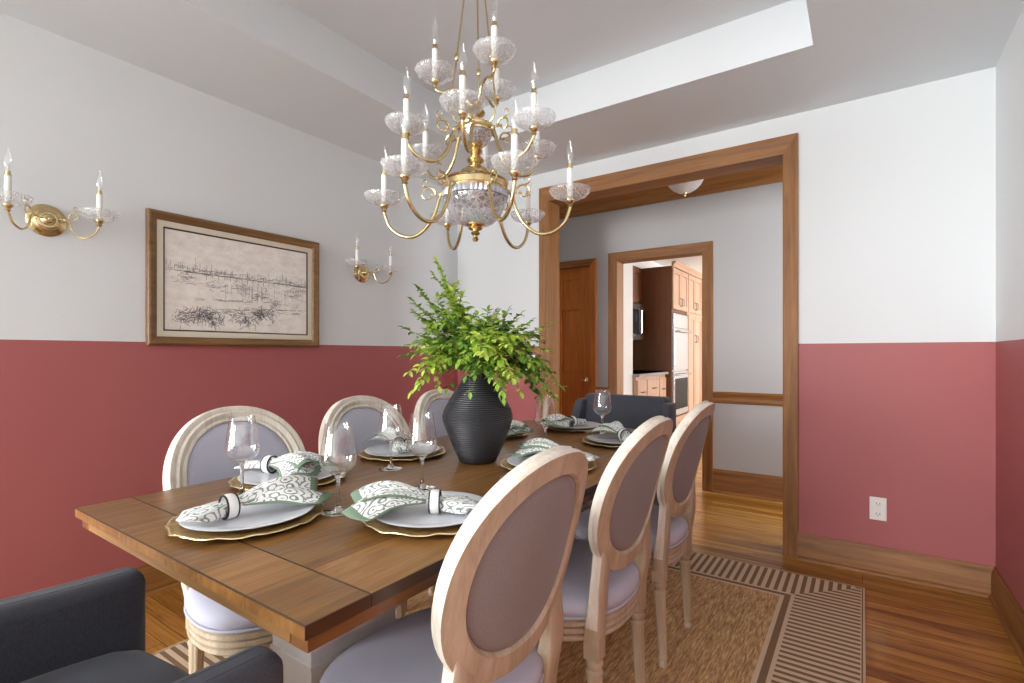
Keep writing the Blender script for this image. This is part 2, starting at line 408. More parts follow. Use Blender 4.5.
# ---- trims
def casing(mb_v, mb_h, x0, x1, z, y, cw, ch, d, sgn=-1):
    """stepped casing round an opening, standing off the face y towards sgn"""
    prof = [(0, .62), (.12, .8), (.3, .72), (.5, .82), (.72, .95), (.88, 1.), (1, 1)]
    def leg(xin, xout):
        ring = lambda zz, f: [(lerp(xin, xout, p), y + sgn * d * q, zz(p)) for p, q in prof] + [(xout, y, zz(1)), (xin, y, zz(0))]
        mb_v.loft([ring(lambda p: 0, 0), ring(lambda p: z + ch * p, 0)])
    leg(x0, x0 - cw); leg(x1, x1 + cw)
    ring = lambda sx: [((x0 - cw * p) if sx < 0 else (x1 + cw * p), y + sgn * d * q, z + ch * p) for p, q in prof] + \
        [((x0 - cw) if sx < 0 else (x1 + cw), y, z + ch), (x0 if sx < 0 else x1, y, z)]
    mb_h.loft([ring(-1), ring(1)])
def cased(name, x0, x1, z, y0, y1, cw, ch, d=.022, both=True):
    v, h = MB(), MB()
    casing(v, h, x0, x1, z, y0, cw, ch, d)
    if both: casing(v, h, x0, x1, z, y1, cw, ch, d, 1)
    v.box(x0 - .018, x0, y0, y1, 0, z + .018); v.box(x1, x1 + .018, y0, y1, 0, z + .018)
    h.box(x0, x1, y0, y1, z, z + .018)
    a = struct(v.build(name, oak['Z'])); b = h.build('casing_head', oak['X'], a)
    return a
cased('trim_1', OX0, OX1, OZ, YB, JY, .075, .1)
cased('trim_2', KX_0, KX_1, KDZ, HY, HY + .12, .085, .082)
v, h = MB(), MB(); casing(v, h, DX0 + .012, DX1 - .012, DZ - .012, HY, .062, .06, .022)
v.box(DX0, DX0 + .012, HY, HY + .12, 0, DZ); v.box(DX1 - .012, DX1, HY, HY + .12, 0, DZ); h.box(DX0 + .012, DX1 - .012, HY, HY + .12, DZ - .012, DZ)
a = struct(v.build('trim_3', door_wood)); h.build('casing_head', oak['X'], a)

def board(name, segs, m, hgt=.14, t=.018, shoe=True):
    b = MB(); s = MB()
    for (x0, y0, x1, y1, nx, ny) in segs:       # along a wall, nx, ny point into the room
        d = Vector((x1 - x0, y1 - y0, 0)); nn = Vector((nx, ny, 0))
        pr = [(0, 0), (t, 0), (t, hgt - .03), (t * .8, hgt - .02), (t * .45, hgt - .008), (t * .35, hgt), (0, hgt)]
        b.loft([[Vector((px, py, 0)) + nn * p + Vector((0, 0, q)) for p, q in pr] for px, py in ((x0, y0), (x1, y1))])
        if shoe:
            pr = [(t, 0), (t + .013, 0), (t + .011, .009), (t + .005, .015), (t, .017)]
            s.loft([[Vector((px, py, 0)) + nn * p + Vector((0, 0, q)) for p, q in pr] for px, py in ((x0, y0), (x1, y1))])
    o = struct(b.build(name, m))
    if shoe: s.build('shoe_moulding', m, o)
board('baseboard_left', [(XL, YN, XL, YB, 1, 0)], oak['Y'])
board('baseboard_right', [(XR, YN, XR, YB, -1, 0)], oak['Y'])
board('baseboard_back', [(OX1 + .075, YB, XR, YB, 0, -1), (XL, YB, OX0 - .075, YB, 0, -1)], oak['X'])
board('baseboard_near', [(XL, YN, XR, YN, 0, 1)], oak['X'])
board('baseboard_hall', [(KX_1 + .085, HY, HX1, HY, 0, -1), (DX1 + .05, HY, KX_0 - .085, HY, 0, -1)], oak['X'], .19)
r = MB()
for x0, x1 in ((KX_1 + .085, HX1), (DX1 + .05, KX_0 - .085)):
    pr = [(0, 0), (.012, .005), (.018, .02), (.014, .035), (.014, .055), (.024, .068), (.028, .085), (.02, .095), (0, .095)]
    r.loft([[(x, HY - p, .728 + q) for p, q in pr] for x in (x0, x1)])
struct(r.build('trim_4', oak['X']))
r = MB(); pr = [(0, 0), (.016, 0), (.018, .03), (.03, .045), (.05, .08), (.085, .105), (.1, .11), (.1, .135), (0, .135)]
r.loft([[(x, HY - p, 2.45 + q) for p, q in pr] for x in (HX0, HX1)])
struct(r.build('trim_5', oak['X']))

# six panel door in the hall
o = MB(); yF = HY + .035
o.box(DX0 + .013, DX1 - .013, yF + .016, yF + .045, .008, DZ - .014)
dw = DX1 - DX0 - .026; xa = DX0 + .013; xs = [xa, xa + .115, xa + dw / 2 - .05, xa + dw / 2 + .05, xa + dw - .115, xa + dw]
zs = [.008, .22, .78, .93, 1.56, 1.66, 1.86, DZ - .014]
for i in (0, 2, 4): o.box(xs[i], xs[i + 1], yF, yF + .016, .008, DZ - .014)
for k in (0, 2, 4, 6):
    for i in (1, 3): o.box(xs[i], xs[i + 1], yF, yF + .016, zs[k], zs[k + 1])
door = struct(o.build('door_1', door_wood, bevel=(.003, 2)))
for k in (1, 3, 5):
    for i in (1, 3):
        p = MB(); x0, x1, z0, z1 = xs[i] + .002, xs[i + 1] - .002, zs[k] + .002, zs[k + 1] - .002
        rg = lambda e, y: [(x0 + e, y, z0 + e), (x1 - e, y, z0 + e), (x1 - e, y, z1 - e), (x0 + e, y, z1 - e)]
        p.loft([rg(0, yF + .0155), rg(.01, yF + .015), rg(.04, yF + .004), rg(.043, yF + .004)]); p.build('panel', door_wood, door)
kn = MB(); M = Matrix.Rotation(PI / 2, 3, 'X')
kn.lathe([(0, 0), (.026, 0), (.026, .006), (.011, .012), (.009, .03), (.022, .038), (.027, .052), (.02, .064), (0, .067)], 20, (DX1 - .075, yF, .88), M)
kn.build('knob', brass, door)

# ------------------------------------------------------------------ rug
RX, RY = -1.09, 1.41
rug = MB(); hx_, hy_ = 1.1, 1.56
rug.box(-hx_, hx_, -hy_, hy_, .0005, .008)
o = rug.build('area_rug', rug_mat(hx_, hy_), bevel=(.003, 2)); o.location = (RX, RY, 0)
tag(o, 'brown woven sisal rug with striped border lying under the dining table', 'rug')
RZ = .008

# ------------------------------------------------------------------ dining table
TBX, TBY, TH = -1.09, 1.408, .76
tbl = thing('dining_table', 'long rectangular plank-top wooden dining table on white painted pedestals', 'table', (TBX, TBY, RZ))
hw, hl = .467, 1.0; z1 = TH - RZ
t = MB(); s = .114
for y0, y1 in ((-hl, -hl + s - .001), (-hl + s, hl - s), (hl - s + .001, hl)): t.box(-hw, hw, y0, y1, z1 - .021, z1)
t.build('tabletop', table_m, tbl, bevel=(.0009, 1))
e = MB(); zz0, zz1 = z1 - .047, z1 - .0215; q = .011
for sy in (-1, 1):
    a, b = sorted((sy * (hl - q), sy * (hl - q - .03)))
    e = MB(); e.box(-hw + q + .0425, hw - q - .0425, a, b, zz0, zz1); e.build('end_rail', table_edge, tbl, bevel=(.0015, 1))
for sx in (-1, 1):
    a, b = sorted((sx * (hw - q), sx * (hw - q - .04))); e = MB(); e.box(a, b, -hl + q, hl - q, zz0, zz1); e.build('side_rail', table_side, tbl, bevel=(.0015, 1))
e = MB(); e.box(-hw + .06, hw - .06, -hl + .05, hl - .05, zz0 + .004, zz1); e.build('under_panel', table_side, tbl)
for sy in (-1, 1):
    p = MB(); y0, y1 = sorted((sy * .75, sy * .46))
    def blk(x, yy, za, zb): p.box(-x, x, y0 - yy, y1 + yy, za, zb)
    blk(.078, -.02, .06, .47); blk(.098, 0, .502, zz0 + .004)
    blk(.094, -.003, .494, .5022); blk(.098, 0, .482, .4945); blk(.09, -.008, .474, .4825); blk(.084, -.014, .455, .4745)
    blk(.082, -.016, .415, .425); blk(.1005, .0025, .512, .518); blk(.1005, .0025, .53, .536); blk(.1, .002, .56, .6)
    p.build('pedestal', white_paint, tbl, bevel=(.002, 2))
    p = MB(); yc = (y0 + y1) / 2
    p.loft([[(-.145, yc + a, 0.0) for a in (-.06, .06)] + [(-.145, yc + a, .04) for a in (.06, -.06)],
            [(-.12, yc + a, 0.0) for a in (-.075, .075)] + [(-.12, yc + a, .08) for a in (.075, -.075)],
            [(.12, yc + a, 0.0) for a in (-.075, .075)] + [(.12, yc + a, .08) for a in (.075, -.075)],
            [(.145, yc + a, 0.0) for a in (-.06, .06)] + [(.145, yc + a, .04) for a in (.06, -.06)]])
    p.build('foot', white_paint, tbl, bevel=(.004, 2))
p = MB(); p.box(-.035, .035, -.48, .48, .12, .24); p.build('stretcher', white_paint, tbl, bevel=(.004, 2))

# ------------------------------------------------------------------ oval back chairs
# local frame: the sitter faces -x, seat centre at x = 0, floor at z = 0
def make_chair():
    root = thing('dining_chair', '', 'chair')
    SA, SB, SX = .207, .238, .024
    def out(t, k=1., d=0.):     # seat outline, rear rounded, front wider
        c, s_ = math.cos(t), math.sin(t)
        e = .82
        x = (SA + d) * k * math.copysign(abs(c) ** e, c); y = (SB + d) * k * math.copysign(abs(s_) ** e, s_)
        y *= 1 - .07 * (x / SA)
        return x + SX, y
    N = 48
    ring = lambda d, z: [(*out(2 * PI * j / N, 1., d), z) for j in range(N)]
    m = MB(); zz = [(.345, -.014), (.347, -.005), (.352, 0), (.361, .0), (.3635, -.003), (.3645, -.009), (.367, -.009), (.368, -.003), (.370, 0), (.380, 0), (.3825, -.003), (.3835, -.009), (.386, -.009), (.387, -.002), (.390, .002), (.401, .002), (.404, -.004), (.409, -.008)]
    m.loft([ring(d, z) for z, d in zz]); m.build('seat_rail', chair_wood, root)
    m = MB()
    rr = []
    for z, d, k in [(.409, -.006, 1), (.42, .002, 1), (.435, .006, 1), (.45, .0, 1), (.462, -.02, 1), (.47, -.055, 1), (.475, -.11, 1), (.477, -.16, 1), (.4772, -.192, 1)]:
        rr.append(ring(d, z))
    m.loft(rr); cu = m.build('seat_cushion', chair_fabric, root, angle=60)
    m = MB(); pts = [(*out(2 * PI * j / N, 1., .003), .4135) for j in range(N)]
    m.loft([[(p[0] * (1 + .004 / .24 * math.cos(a)), p[1] * (1 + .004 / .24 * math.cos(a)), p[2] + .004 * math.sin(a)) for a in [2 * PI * k / 6 for k in range(6)]] for p in pts + pts[:1]], cap=False)
    m.build('piping', chair_fabric, cu)
    # oval back, raked
    xc, zc, W, Hh, rk, cv, ee = .268, .728, .224, .222, .244, .045, .92
    def pt(t, w, h, d):          # d: offset along the outward normal (+ = rear)
        c_, s_ = math.cos(t), math.sin(t)
        y = w * math.copysign(abs(c_) ** ee, c_); l = h * math.copysign(abs(s_) ** ee, s_)
        sl = 2 * cv * y / .235 ** 2; q_ = 1 / math.sqrt(1 + sl * sl)      # the back is bowed round the sitter
        return (xc + l * math.sin(rk) - cv * (y / .235) ** 2 + d * math.cos(rk) * q_, y + d * sl * q_, zc + l * math.cos(rk) - d * math.sin(rk))
    N2 = 72
    def oval_ring(sections, mi, name, mat):
        m = MB()
        m.loft([[pt(2 * PI * j / N2, W + a, Hh + a, b) for a, b in sections] for j in list(range(N2)) + [0]], mi, cap=False)
        return m.build(name, mat, root)
    # frame: rear face, chalky moulded rim, moulded front face
    m = MB()
    body = [(-.002, .019), (-.046, .017), (-.052, .008), (-.052, -.012)]
    rim = [(-.052, -.012), (-.046, -.018), (-.038, -.013), (-.032, -.018), (-.022, -.02), (-.016, -.014), (-.008, -.015), (0, -.012), (.0015, -.006), (-.001, .001), (.0015, .008), (.001, .014), (-.002, .019)]
    m.loft([[pt(2 * PI * j / N2, W + a, Hh + a, b) for a, b in body] for j in list(range(N2)) + [0]], 0, cap=False, closed=False)
    m.loft([[pt(2 * PI * j / N2, W + a, Hh + a, b) for a, b in rim] for j in list(range(N2)) + [0]], 1, cap=False, closed=False)
    m.build('back_frame', [chair_wood, wash], root)
    m = MB()
    rr = []
    for k, d in [(1, .006), (.985, .0095), (.9, .0115), (.6, .013), (.25, .0135)]: rr.append([pt(2 * PI * j / N2, (W - .051) * k, (Hh - .051) * k, d) for j in range(N2)])
    rr.reverse(); nrear = 4 * N2
    for k, d in [(1, -.006), (.97, -.014), (.9, -.02), (.7, -.026), (.35, -.029), (.12, -.03)]: rr.append([pt(2 * PI * j / N2, (W - .051) * k, (Hh - .051) * k, d) for j in range(N2)])
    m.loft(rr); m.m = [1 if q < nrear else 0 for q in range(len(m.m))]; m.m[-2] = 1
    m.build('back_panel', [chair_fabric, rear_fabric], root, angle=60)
    # rear legs run up as stiles into the oval
    for sy in (-1, 1):
        m = MB()
        ang = lambda q: (PI + q) if sy < 0 else -q
        t1, t2 = pt(ang(.72), W - .02, Hh - .02, .001), pt(ang(.42), W - .012, Hh - .012, .001)
        P = cat_rom([(.195, sy * .158, .345), (.199, sy * .159, .40), (.207, sy * .164, .45), (.213, sy * .168, .50), t1, t2], 6)
        rings = []
        for i, p in enumerate(P):
            f = i / (len(P) - 1); a = lerp(.0235, .03, min(1, f * 1.6)) if f < .75 else lerp(.03, .008, (f - .75) / .25); b = lerp(.023, .0155, min(1, f * 1.5))
            rings.append([(p[0] + sx * b, p[1] + sz * a, p[2]) for sx, sz in ((-1, -.85), (-.8, -1), (.8, -1), (1, -.85), (1, .85), (.8, 1), (-.8, 1), (-1, .85))])
        m.loft(rings); m.m = [(1 if (q % 8) in ((5,) if sy > 0 else (1,)) and q >= 40 and q < 8 * (len(rings) - 1) else 0) for q in range(len(m.m))]
        m.build('stile', [chair_wood, wash], root, angle=50)
    def leg(x, y, dx, dy):
        m = MB()
        m.box(x - .022, x + .022, y - .022, y + .022, .305, .3455)
        prof = [(0, 0), (.013, 0), (.0155, .004), (.0155, .014), (.0125, .02), (.0125, .026), (.016, .032), (.016, .04), (.0135, .046)]
        m.lathe(prof, 16, (x + dx, y + dy, 0))
        n = 24; rings = []
        for i in range(9):
            f = i / 8; z = lerp(.044, .262, f); r0 = lerp(.0145, .0215, f)
            cx, cy = lerp(x + dx, x, f), lerp(y + dy, y, f)
            rings.append([(cx + r0 * (1 - .1 * (j % 3 == 0)) * math.cos(2 * PI * j / n), cy + r0 * (1 - .1 * (j % 3 == 0)) * math.sin(2 * PI * j / n), z) for j in range(n)])
        m.loft(rings)
        m.lathe([(0, .26), (.0235, .262), (.0235, .27), (.018, .275), (.018, .283), (.0235, .288), (.0235, .298), (.019, .304), (.019, .308), (0, .308)], 16, (x, y, 0))
        m.build('leg', chair_wood, root, angle=30)
    leg(.195, .158, .012, .0); leg(.195, -.158, .012, 0.)
    leg(-.128, .165, -.006, .004); leg(-.128, -.165, -.006, -.004)
    return root
chair0 = make_chair()
spots = [(-.79, .828, 0, 'oval-backed washed oak chair nearest the camera, right of the near table corner'),
         (-.79, 1.412, 0, 'oval-backed washed oak chair between two others on the right side of the table'),
         (-.797, 1.968, .0, 'oval-backed washed oak chair on the right side of the table closest to the doorway'),
         (-1.437, .868, PI - .02, 'whitish oval-backed chair by the red left wall nearest the armchair in front'),
         (-1.442, 1.392, PI - .02, 'whitish oval-backed chair in the middle of the row along the red left wall'),
         (-1.447, 1.895, PI - .01, 'whitish oval-backed chair mostly hidden behind the black vase')]
for i, (x, y, rz, lb) in enumerate(spots):
    o = chair0 if i == 0 else copy_tree(chair0)
    o.location = (x, y, RZ); o.rotation_euler = (0, 0, rz); o['label'] = lb; o['group'] = 'oval-backed chairs along the table sides'

# ------------------------------------------------------------------ charcoal armchairs (local: faces +y, origin at floor centre)
def make_armchair():
    root = thing('armchair', '', 'armchair')
    def rbox(name, x0, x1, y0, y1, z0, z1, b, mat=arm_fabric, shear=None, seg=4, par=None):
        m = MB(); vs = []
        nx, ny, nz = 1, 6, 1
        rings = []
        for i in range(13):
            y = lerp(y0, y1, i / 12); dz = shear(y) if shear else 0
            rings.append([(x0, y, z0), (x1, y, z0), (x1, y, z1 + dz), (x0, y, z1 + dz)])
        m.loft(rings); return m.build(name, mat, par or root, bevel=(b, seg), angle=50)
    for sx in (-1, 1):
        x0, x1 = sorted((sx * .225, sx * .31))
        sh = lambda y: .05 * max(0, (.1 - y) / .4) if y < .1 else -.0 * y
        a = rbox('armrest', x0, x1, -.27, .33, .2, .65, .028, shear=lambda y: .12 * (.33 - y) ** 2)
        m = MB()
        for e in (-.0135, .0135):
            xx = (x0 + x1) / 2 + e
            m.tube([(xx, y_, .6494 + .12 * (.33 - y_) ** 2) for y_ in [lerp(-.25, .30, i / 12) for i in range(13)]], .0016, 6)
        m.build('seam', arm_fabric, a)
    rbox('seat_base', -.2245, .2245, -.24, .3, .2, .345, .015)
    m = MB(); rings = []
    for i in range(13):
        f = i / 12; y = lerp(-.16, .335, f)
        zt = .51 + .022 * math.sin(PI * min(1, f * 1.0)) - (.035 * max(0, (f - .82) / .18) ** 2)
        e = 0 if 0 < i < 12 else .012
        ring = []
        for j in range(15):
            g = j / 14; x = lerp(-.223 + e, .223 - e, g); ring.append((x, y, zt - e + .02 * math.sin(PI * g) - .016 * abs(2 * g - 1) ** 6))
        ring += [(.223 - e, y, .35 + e), (-.223 + e, y, .35 + e)]
        rings.append(ring)
    m.loft(rings); m.build('seat_cushion', arm_fabric, root, angle=60, bevel=None)
    m = MB(); rings = []
    for i in range(9):
        f = i / 8; z = lerp(.2, .872, f); yb = -.27 - .09 * f; th_ = lerp(.12, .075, f); wd = lerp(.305, .262, f ** 2)
        rings.append([(-wd, yb, z), (wd, yb, z), (wd, yb + th_, z), (-wd, yb + th_, z)])
    m.loft(rings); m.build('backrest', arm_fabric, root, bevel=(.022, 4), angle=50)
    for sx in (-1, 1):           # low wings where the arms rise to the back
        m = MB(); rings = []
        for i in range(5):
            f = i / 4; z = lerp(.62, .842, f); wd = lerp(.31, .3, f)
            x0, x1 = sorted((sx * wd, sx * .245))
            yb = -.27 - .09 * (z - .2) / .672
            rings.append([(x0, yb + .02, z), (x1, yb + .02, z), (x1, yb + lerp(.24, .13, f), z), (x0, yb + lerp(.24, .13, f), z)])
        m.loft(rings); m.build('wing', arm_fabric, root, bevel=(.018, 3), angle=50)
    for sx in (-1, 1):
        for yy in (-.24, .29):
            m = MB(); x = sx * .27
            m.loft([[(x + a * .013, yy + b * .013, 0) for a, b in ((-1, -1), (1, -1), (1, 1), (-1, 1))], [(x + a * .022, yy + b * .022, .21) for a, b in ((-1, -1), (1, -1), (1, 1), (-1, 1))]])
            m.build('leg', plain('dark_leg', srgb(58, 40, 28), .4) if 'dark_leg' not in bpy.data.materials else bpy.data.materials['dark_leg'], root, bevel=(.003, 2))
    return root
arm0 = make_armchair()
arm0.location = (-1.058, .135, RZ); arm0['label'] = 'charcoal upholstered armchair at the near end of the table, bottom left corner'
arm1 = copy_tree(arm0); arm1.location = (-1.185, 2.63, RZ); arm1.rotation_euler = (0, 0, PI)
arm1['label'] = 'charcoal armchair at the far end of the table before the doorway'
for o in (arm0, arm1): o['group'] = 'armchairs at the table ends'

# ------------------------------------------------------------------ place settings
def scal(i, a, r, z):
    k = max(0, (r - .125) / .03)
    return r * (1 + k * (.009 * math.sin(11 * a) + .010 * math.sin(19 * a + 1.2) + .006 * math.sin(31 * a))), z + k * .0013 * math.sin(13 * a + .6)
def make_charger():
    m = MB()
    m.lathe([(0, .0), (.09, .0), (.095, .0015), (.132, .006), (.154, .0095)], 88, mi=0, rmod=scal)
    m.lathe([(.154, .0095), (.157, .011), (.156, .0128), (.152, .0122)], 88, mi=1, rmod=scal)
    m.lathe([(.152, .0122), (.132, .0085), (.095, .0042), (0, .0042)], 88, mi=0, rmod=scal)
    return m.build('charger_plate', [gold_m, gold_rim], angle=60)
def make_plate():
    m = MB()
    m.lathe([(0, 0), (.07, 0), (.073, .002), (.09, .003), (.129, .013), (.1345, .0152), (.135, .0165), (.132, .0172), (.093, .007), (.075, .0052), (0, .0052)], 56)
    return m.build('dinner_plate', porcelain, angle=60)
def make_ring():
    root = thing('napkin_ring', '', 'napkin ring')
    M = Matrix.Rotation(PI / 2, 3, 'Y')
    m = MB(); m.lathe([(.0225, -.0095), (.0255, -.0095), (.027, -.004), (.027, .004), (.0255, .0095), (.0225, .0095), (.0225, -.0095)], 36, (0, 0, 0), M); m.build('band', white_plastic, root, angle=30)
    m = MB()
    for s_ in (-1, 1): m.lathe([(.0225, s_ * .0097), (.026, s_ * .0097), (.0266, s_ * .0125), (.0225, s_ * .0125), (.0225, s_ * .0097)], 36, (0, 0, 0), M)
    m.build('dark_edge', black_edge, root)
    return root
def make_napkin(seed, pc, fan=.16, tail=.1, sheets=3, lift=1.):
    """cloth pulled through a ring: fan towards +x, bunched tail towards -x, ring at the origin, plate at z = -.021"""
    rng = random.Random(seed); m = MB()
    def floor_z(x, y):       # stays above the plate's well and rising rim
        r = math.hypot(x - pc[0], y - pc[1]); k = min(1, max(0, (r - .075) / .045))
        return -.0195 + .0165 * k * k * (3 - 2 * k)
    def sheet(L, wid, yaw, z_end, ph, tip, amp, fq):
        nu, nv = 18, 26; vs, uvs, fs = [], [], []
        for i in range(nu + 1):
            s_ = i / nu
            hwid = lerp(.0165, wid, s_ ** 1.15 if s_ < .3 else s_ ** 1.15)
            for j in range(nv + 1):
                t = 2 * j / nv - 1
                x = s_ * L + tip * s_ * s_ * (1 - abs(t))
                y = hwid * t * (1 - .12 * s_ * t * t)
                z = lerp(.006, z_end, s_) + (1 - abs(t) ** 2) * .010 * (1 - s_ * .4) + amp * s_ * (1 - .3 * s_) * math.cos(fq * t * PI + ph) + .026 * math.sin(PI * s_ ** 1.35) * lift * (1 - t * t * .6)
                c_, sn = math.cos(yaw * s_), math.sin(yaw * s_)
                x, y = x * c_ - y * sn, x * sn + y * c_
                vs.append((x, y, max(z, floor_z(x, y) + .0015 * s_))); uvs.append((s_, t))
        for i in range(nu):
            for j in range(nv):
                a = i * (nv + 1) + j; fs.append((a, a + 1, a + nv + 2, a + nv + 1))
        m.add(vs, fs, 0, uvs)
    sheet(fan * .95, .078, rng.uniform(-.38, -.26), -.0165, rng.uniform(0, 3), .045, .007, 1.5)
    if sheets > 2: sheet(fan * .98, .07, rng.uniform(.26, .38), -.008, rng.uniform(0, 3), .045, .009, 1.3)
    sheet(fan * .92, .066, rng.uniform(-.06, .06), .016, rng.uniform(0, 3), .04, .011, 1.6)
    nu, nv = 14, 40; vs, uvs, fs = [], [], []
    ph = rng.uniform(0, 6)
    for i in range(nu + 1):
        s_ = i / nu; x = .012 - s_ * tail
        g_ = max(0, (s_ - .24) / .76); ry = lerp(.0165, .042, math.sin(min(1, g_ * 1.15) * PI / 2)); rz_ = lerp(.0155, .019, math.sin(PI * g_)) * (1 - .35 * g_)
        if i == nu: ry *= .72; rz_ *= .55
        for j in range(nv):
            a = 2 * PI * j / nv
            k = 1 + .15 * g_ * math.cos(5 * a + ph) + .08 * g_ * math.cos(9 * a + 2 * ph)
            xx, yy = x + .012 * s_ * math.sin(2 * a + ph) * s_, ry * k * math.cos(a)
            vs.append((xx, yy, max(floor_z(xx, yy), rz_ * k * math.sin(a) - .004 * s_)))
            uvs.append((.5 * s_ + .14, .7 * math.cos(a)))
    for i in range(nu):
        for j in range(nv): fs.append((i * nv + j, i * nv + (j + 1) % nv, (i + 1) * nv + (j + 1) % nv, (i + 1) * nv + j))
    fs.append(tuple(nu * nv + j for j in range(nv)))
    m.add(vs, fs, 0, uvs)
    return m.build('napkin', napkin_m, angle=None, solid=.0012, recalc=False)

settings = [  # x, y, napkin x, y, direction, name words
    (-1.126, .602, -1.137, .562, 1.5, 'at the near table end', 11),
    (-.805, .85, -.792, .843, PI + .66, 'before the nearest washed chair', 23),
    (-1.38, .855, -1.47, .845, .36, 'at the largest whitish chair', 35),
    (-.85, 1.44, -.80, 1.49, PI + .12, 'beside the black vase', 41),
    (-1.392, 1.31, -1.42, 1.31, PI - .5, 'at the second whitish chair', 57),
    (-.83, 1.99, -.80, 1.97, PI - .72, 'at the washed chair closest to the doorway', 63),
    (-1.385, 1.86, -1.36, 1.86, -.35, 'partly hidden behind the vase', 71),
    (-1.175, 2.25, -1.18, 2.23, -1.75, 'before the far charcoal armchair', 83)]
ch0 = make_charger(); pl0 = make_plate(); rg0 = make_ring()
for i, (x, y, nx, ny, d, wds, sd) in enumerate(settings):
    c_ = ch0 if i == 0 else copy_tree(ch0); c_.location = (x, y, TH + .0005); c_.rotation_euler = (0, 0, i * 1.1)
    tag(c_, 'scalloped gold charger under the plate ' + wds, 'charger', 'gold chargers on the table')
    p_ = pl0 if i == 0 else copy_tree(pl0); p_.location = (x, y, TH + .0052)
    tag(p_, 'round white dinner plate ' + wds, 'plate', 'white dinner plates on the table')
    zb = TH + .0052 + .0052
    dxy = Matrix.Rotation(-d, 2) @ Vector((x - nx, y - ny))
    n_ = make_napkin(sd, dxy, .185 if i == 0 else .16); n_.location = (nx, ny, zb + .0235); n_.rotation_euler = (0, 0, d)
    tag(n_, 'green-edged paisley napkin on the plate ' + wds, 'napkin', 'paisley napkins on the plates')
    r_ = rg0 if i == 0 else copy_tree(rg0); r_.location = (nx, ny, zb + .0275); r_.rotation_euler = (0, 0, d)
    tag(r_, 'white dark-edged ring round the napkin ' + wds, 'napkin ring', 'napkin rings on the plates')

def make_wineglass():
    m = MB()
    outer = [(0, 0), (.036, 0), (.0375, .0012), (.036, .0026), (.02, .0048), (.009, .009), (.0052, .018), (.0042, .035), (.0042, .062), (.0052, .078), (.009, .086), (.02, .0925), (.033, .101), (.0405, .113), (.0418, .125), (.0395, .145), (.0345, .178), (.0297, .2065)]
    inner = [(.0292, .2072), (.0287, .2065), (.0335, .178), (.0385, .145), (.0407, .125), (.0394, .114), (.032, .1028), (.019, .0945), (.008, .0905), (0, .0895)]
    k = next(q for q, c_ in enumerate(outer) if c_[1] > .09)
    m.lathe(outer[:k + 1] + [(0, .0905)], 40, mi=0)
    m.lathe(outer[k:] + inner[:-1] + [(0, .0925)], 40, mi=1); return m.build('wine_glass', [wine_glass_m, wine_bowl], angle=60)
g0 = make_wineglass()
for i, (x, y, wds) in enumerate([(-1.01, .748, 'nearest the photographer, beside the near-end napkin'), (-1.33, .69, 'standing before the largest whitish chair back'), (-.997, 1.01, 'closest to the left foot of the vase'),
                                 (-1.25, 1.125, 'before the second whitish chair'), (-1.015, 1.70, 'right of the vase under the drooping leaves'), (-.985, 2.16, 'before the far charcoal armchair')]):
    o = g0 if i == 0 else copy_tree(g0); o.location = (x, y, TH + .0004)
    tag(o, 'empty wine glass ' + wds, 'wine glass', 'wine glasses on the table')

# ------------------------------------------------------------------ vase and greenery
VX, VY = -1.092, 1.375
m = MB()
m.lathe([(0, 0), (.058, 0), (.063, .004), (.078, .035), (.096, .078), (.112, .118), (.1205, .145), (.1215, .157), (.116, .178), (.102, .206), (.083, .237), (.066, .262), (.057, .275), (.055, .284), (.056, .29), (.052, .2915), (.048, .286), (.05, .27), (.07, .245), (.1, .195), (.11, .15), (.07, .02), (0, .012)], 72)
vase = m.build('vase', vase_m, angle=60); vase.location = (VX, VY, TH + .0004)
tag(vase, 'large matte black ribbed vase holding greenery in the middle of the table', 'vase')
TH_ = math.radians(34.6)
def at(u, v, d):         # a spot in the room at depth d from the photographer
    r = (u - 512) / 508 * d
    return Vector((math.cos(TH_) * r - math.sin(TH_) * d, math.sin(TH_) * r + math.cos(TH_) * d, 1.13 + (354 - v) / 508 * d))
green = thing('greenery', 'bunch of leafy yellow-green branches arranged in the black vase', 'plant', (VX, VY, TH + .2))
goff = Vector((VX, VY, TH + .2))
rng = random.Random(5)
def leaf(m, p, d, up, L, W_, mi):
    d = d.normalized(); s_ = d.cross(up)
    if s_.length < 1e-4: s_ = d.orthogonal()
    s_.normalize(); n = s_.cross(d).normalized()
    st = [(0, .05), (.2, .62), (.45, 1.), (.7, .78), (.9, .3), (1, 0)]
    vs, fs = [], []
    for f, w_ in st:
        c = p + d * (L * f) - n * (L * .22 * f * f)
        vs += [c + s_ * (W_ * w_) + n * (W_ * w_ * .3), c, c - s_ * (W_ * w_) + n * (W_ * w_ * .3)]
    for i in range(len(st) - 1):
        a = i * 3; fs += [(a, a + 1, a + 4, a + 3), (a + 1, a + 2, a + 5, a + 4)]
    m.add(vs, fs, mi)
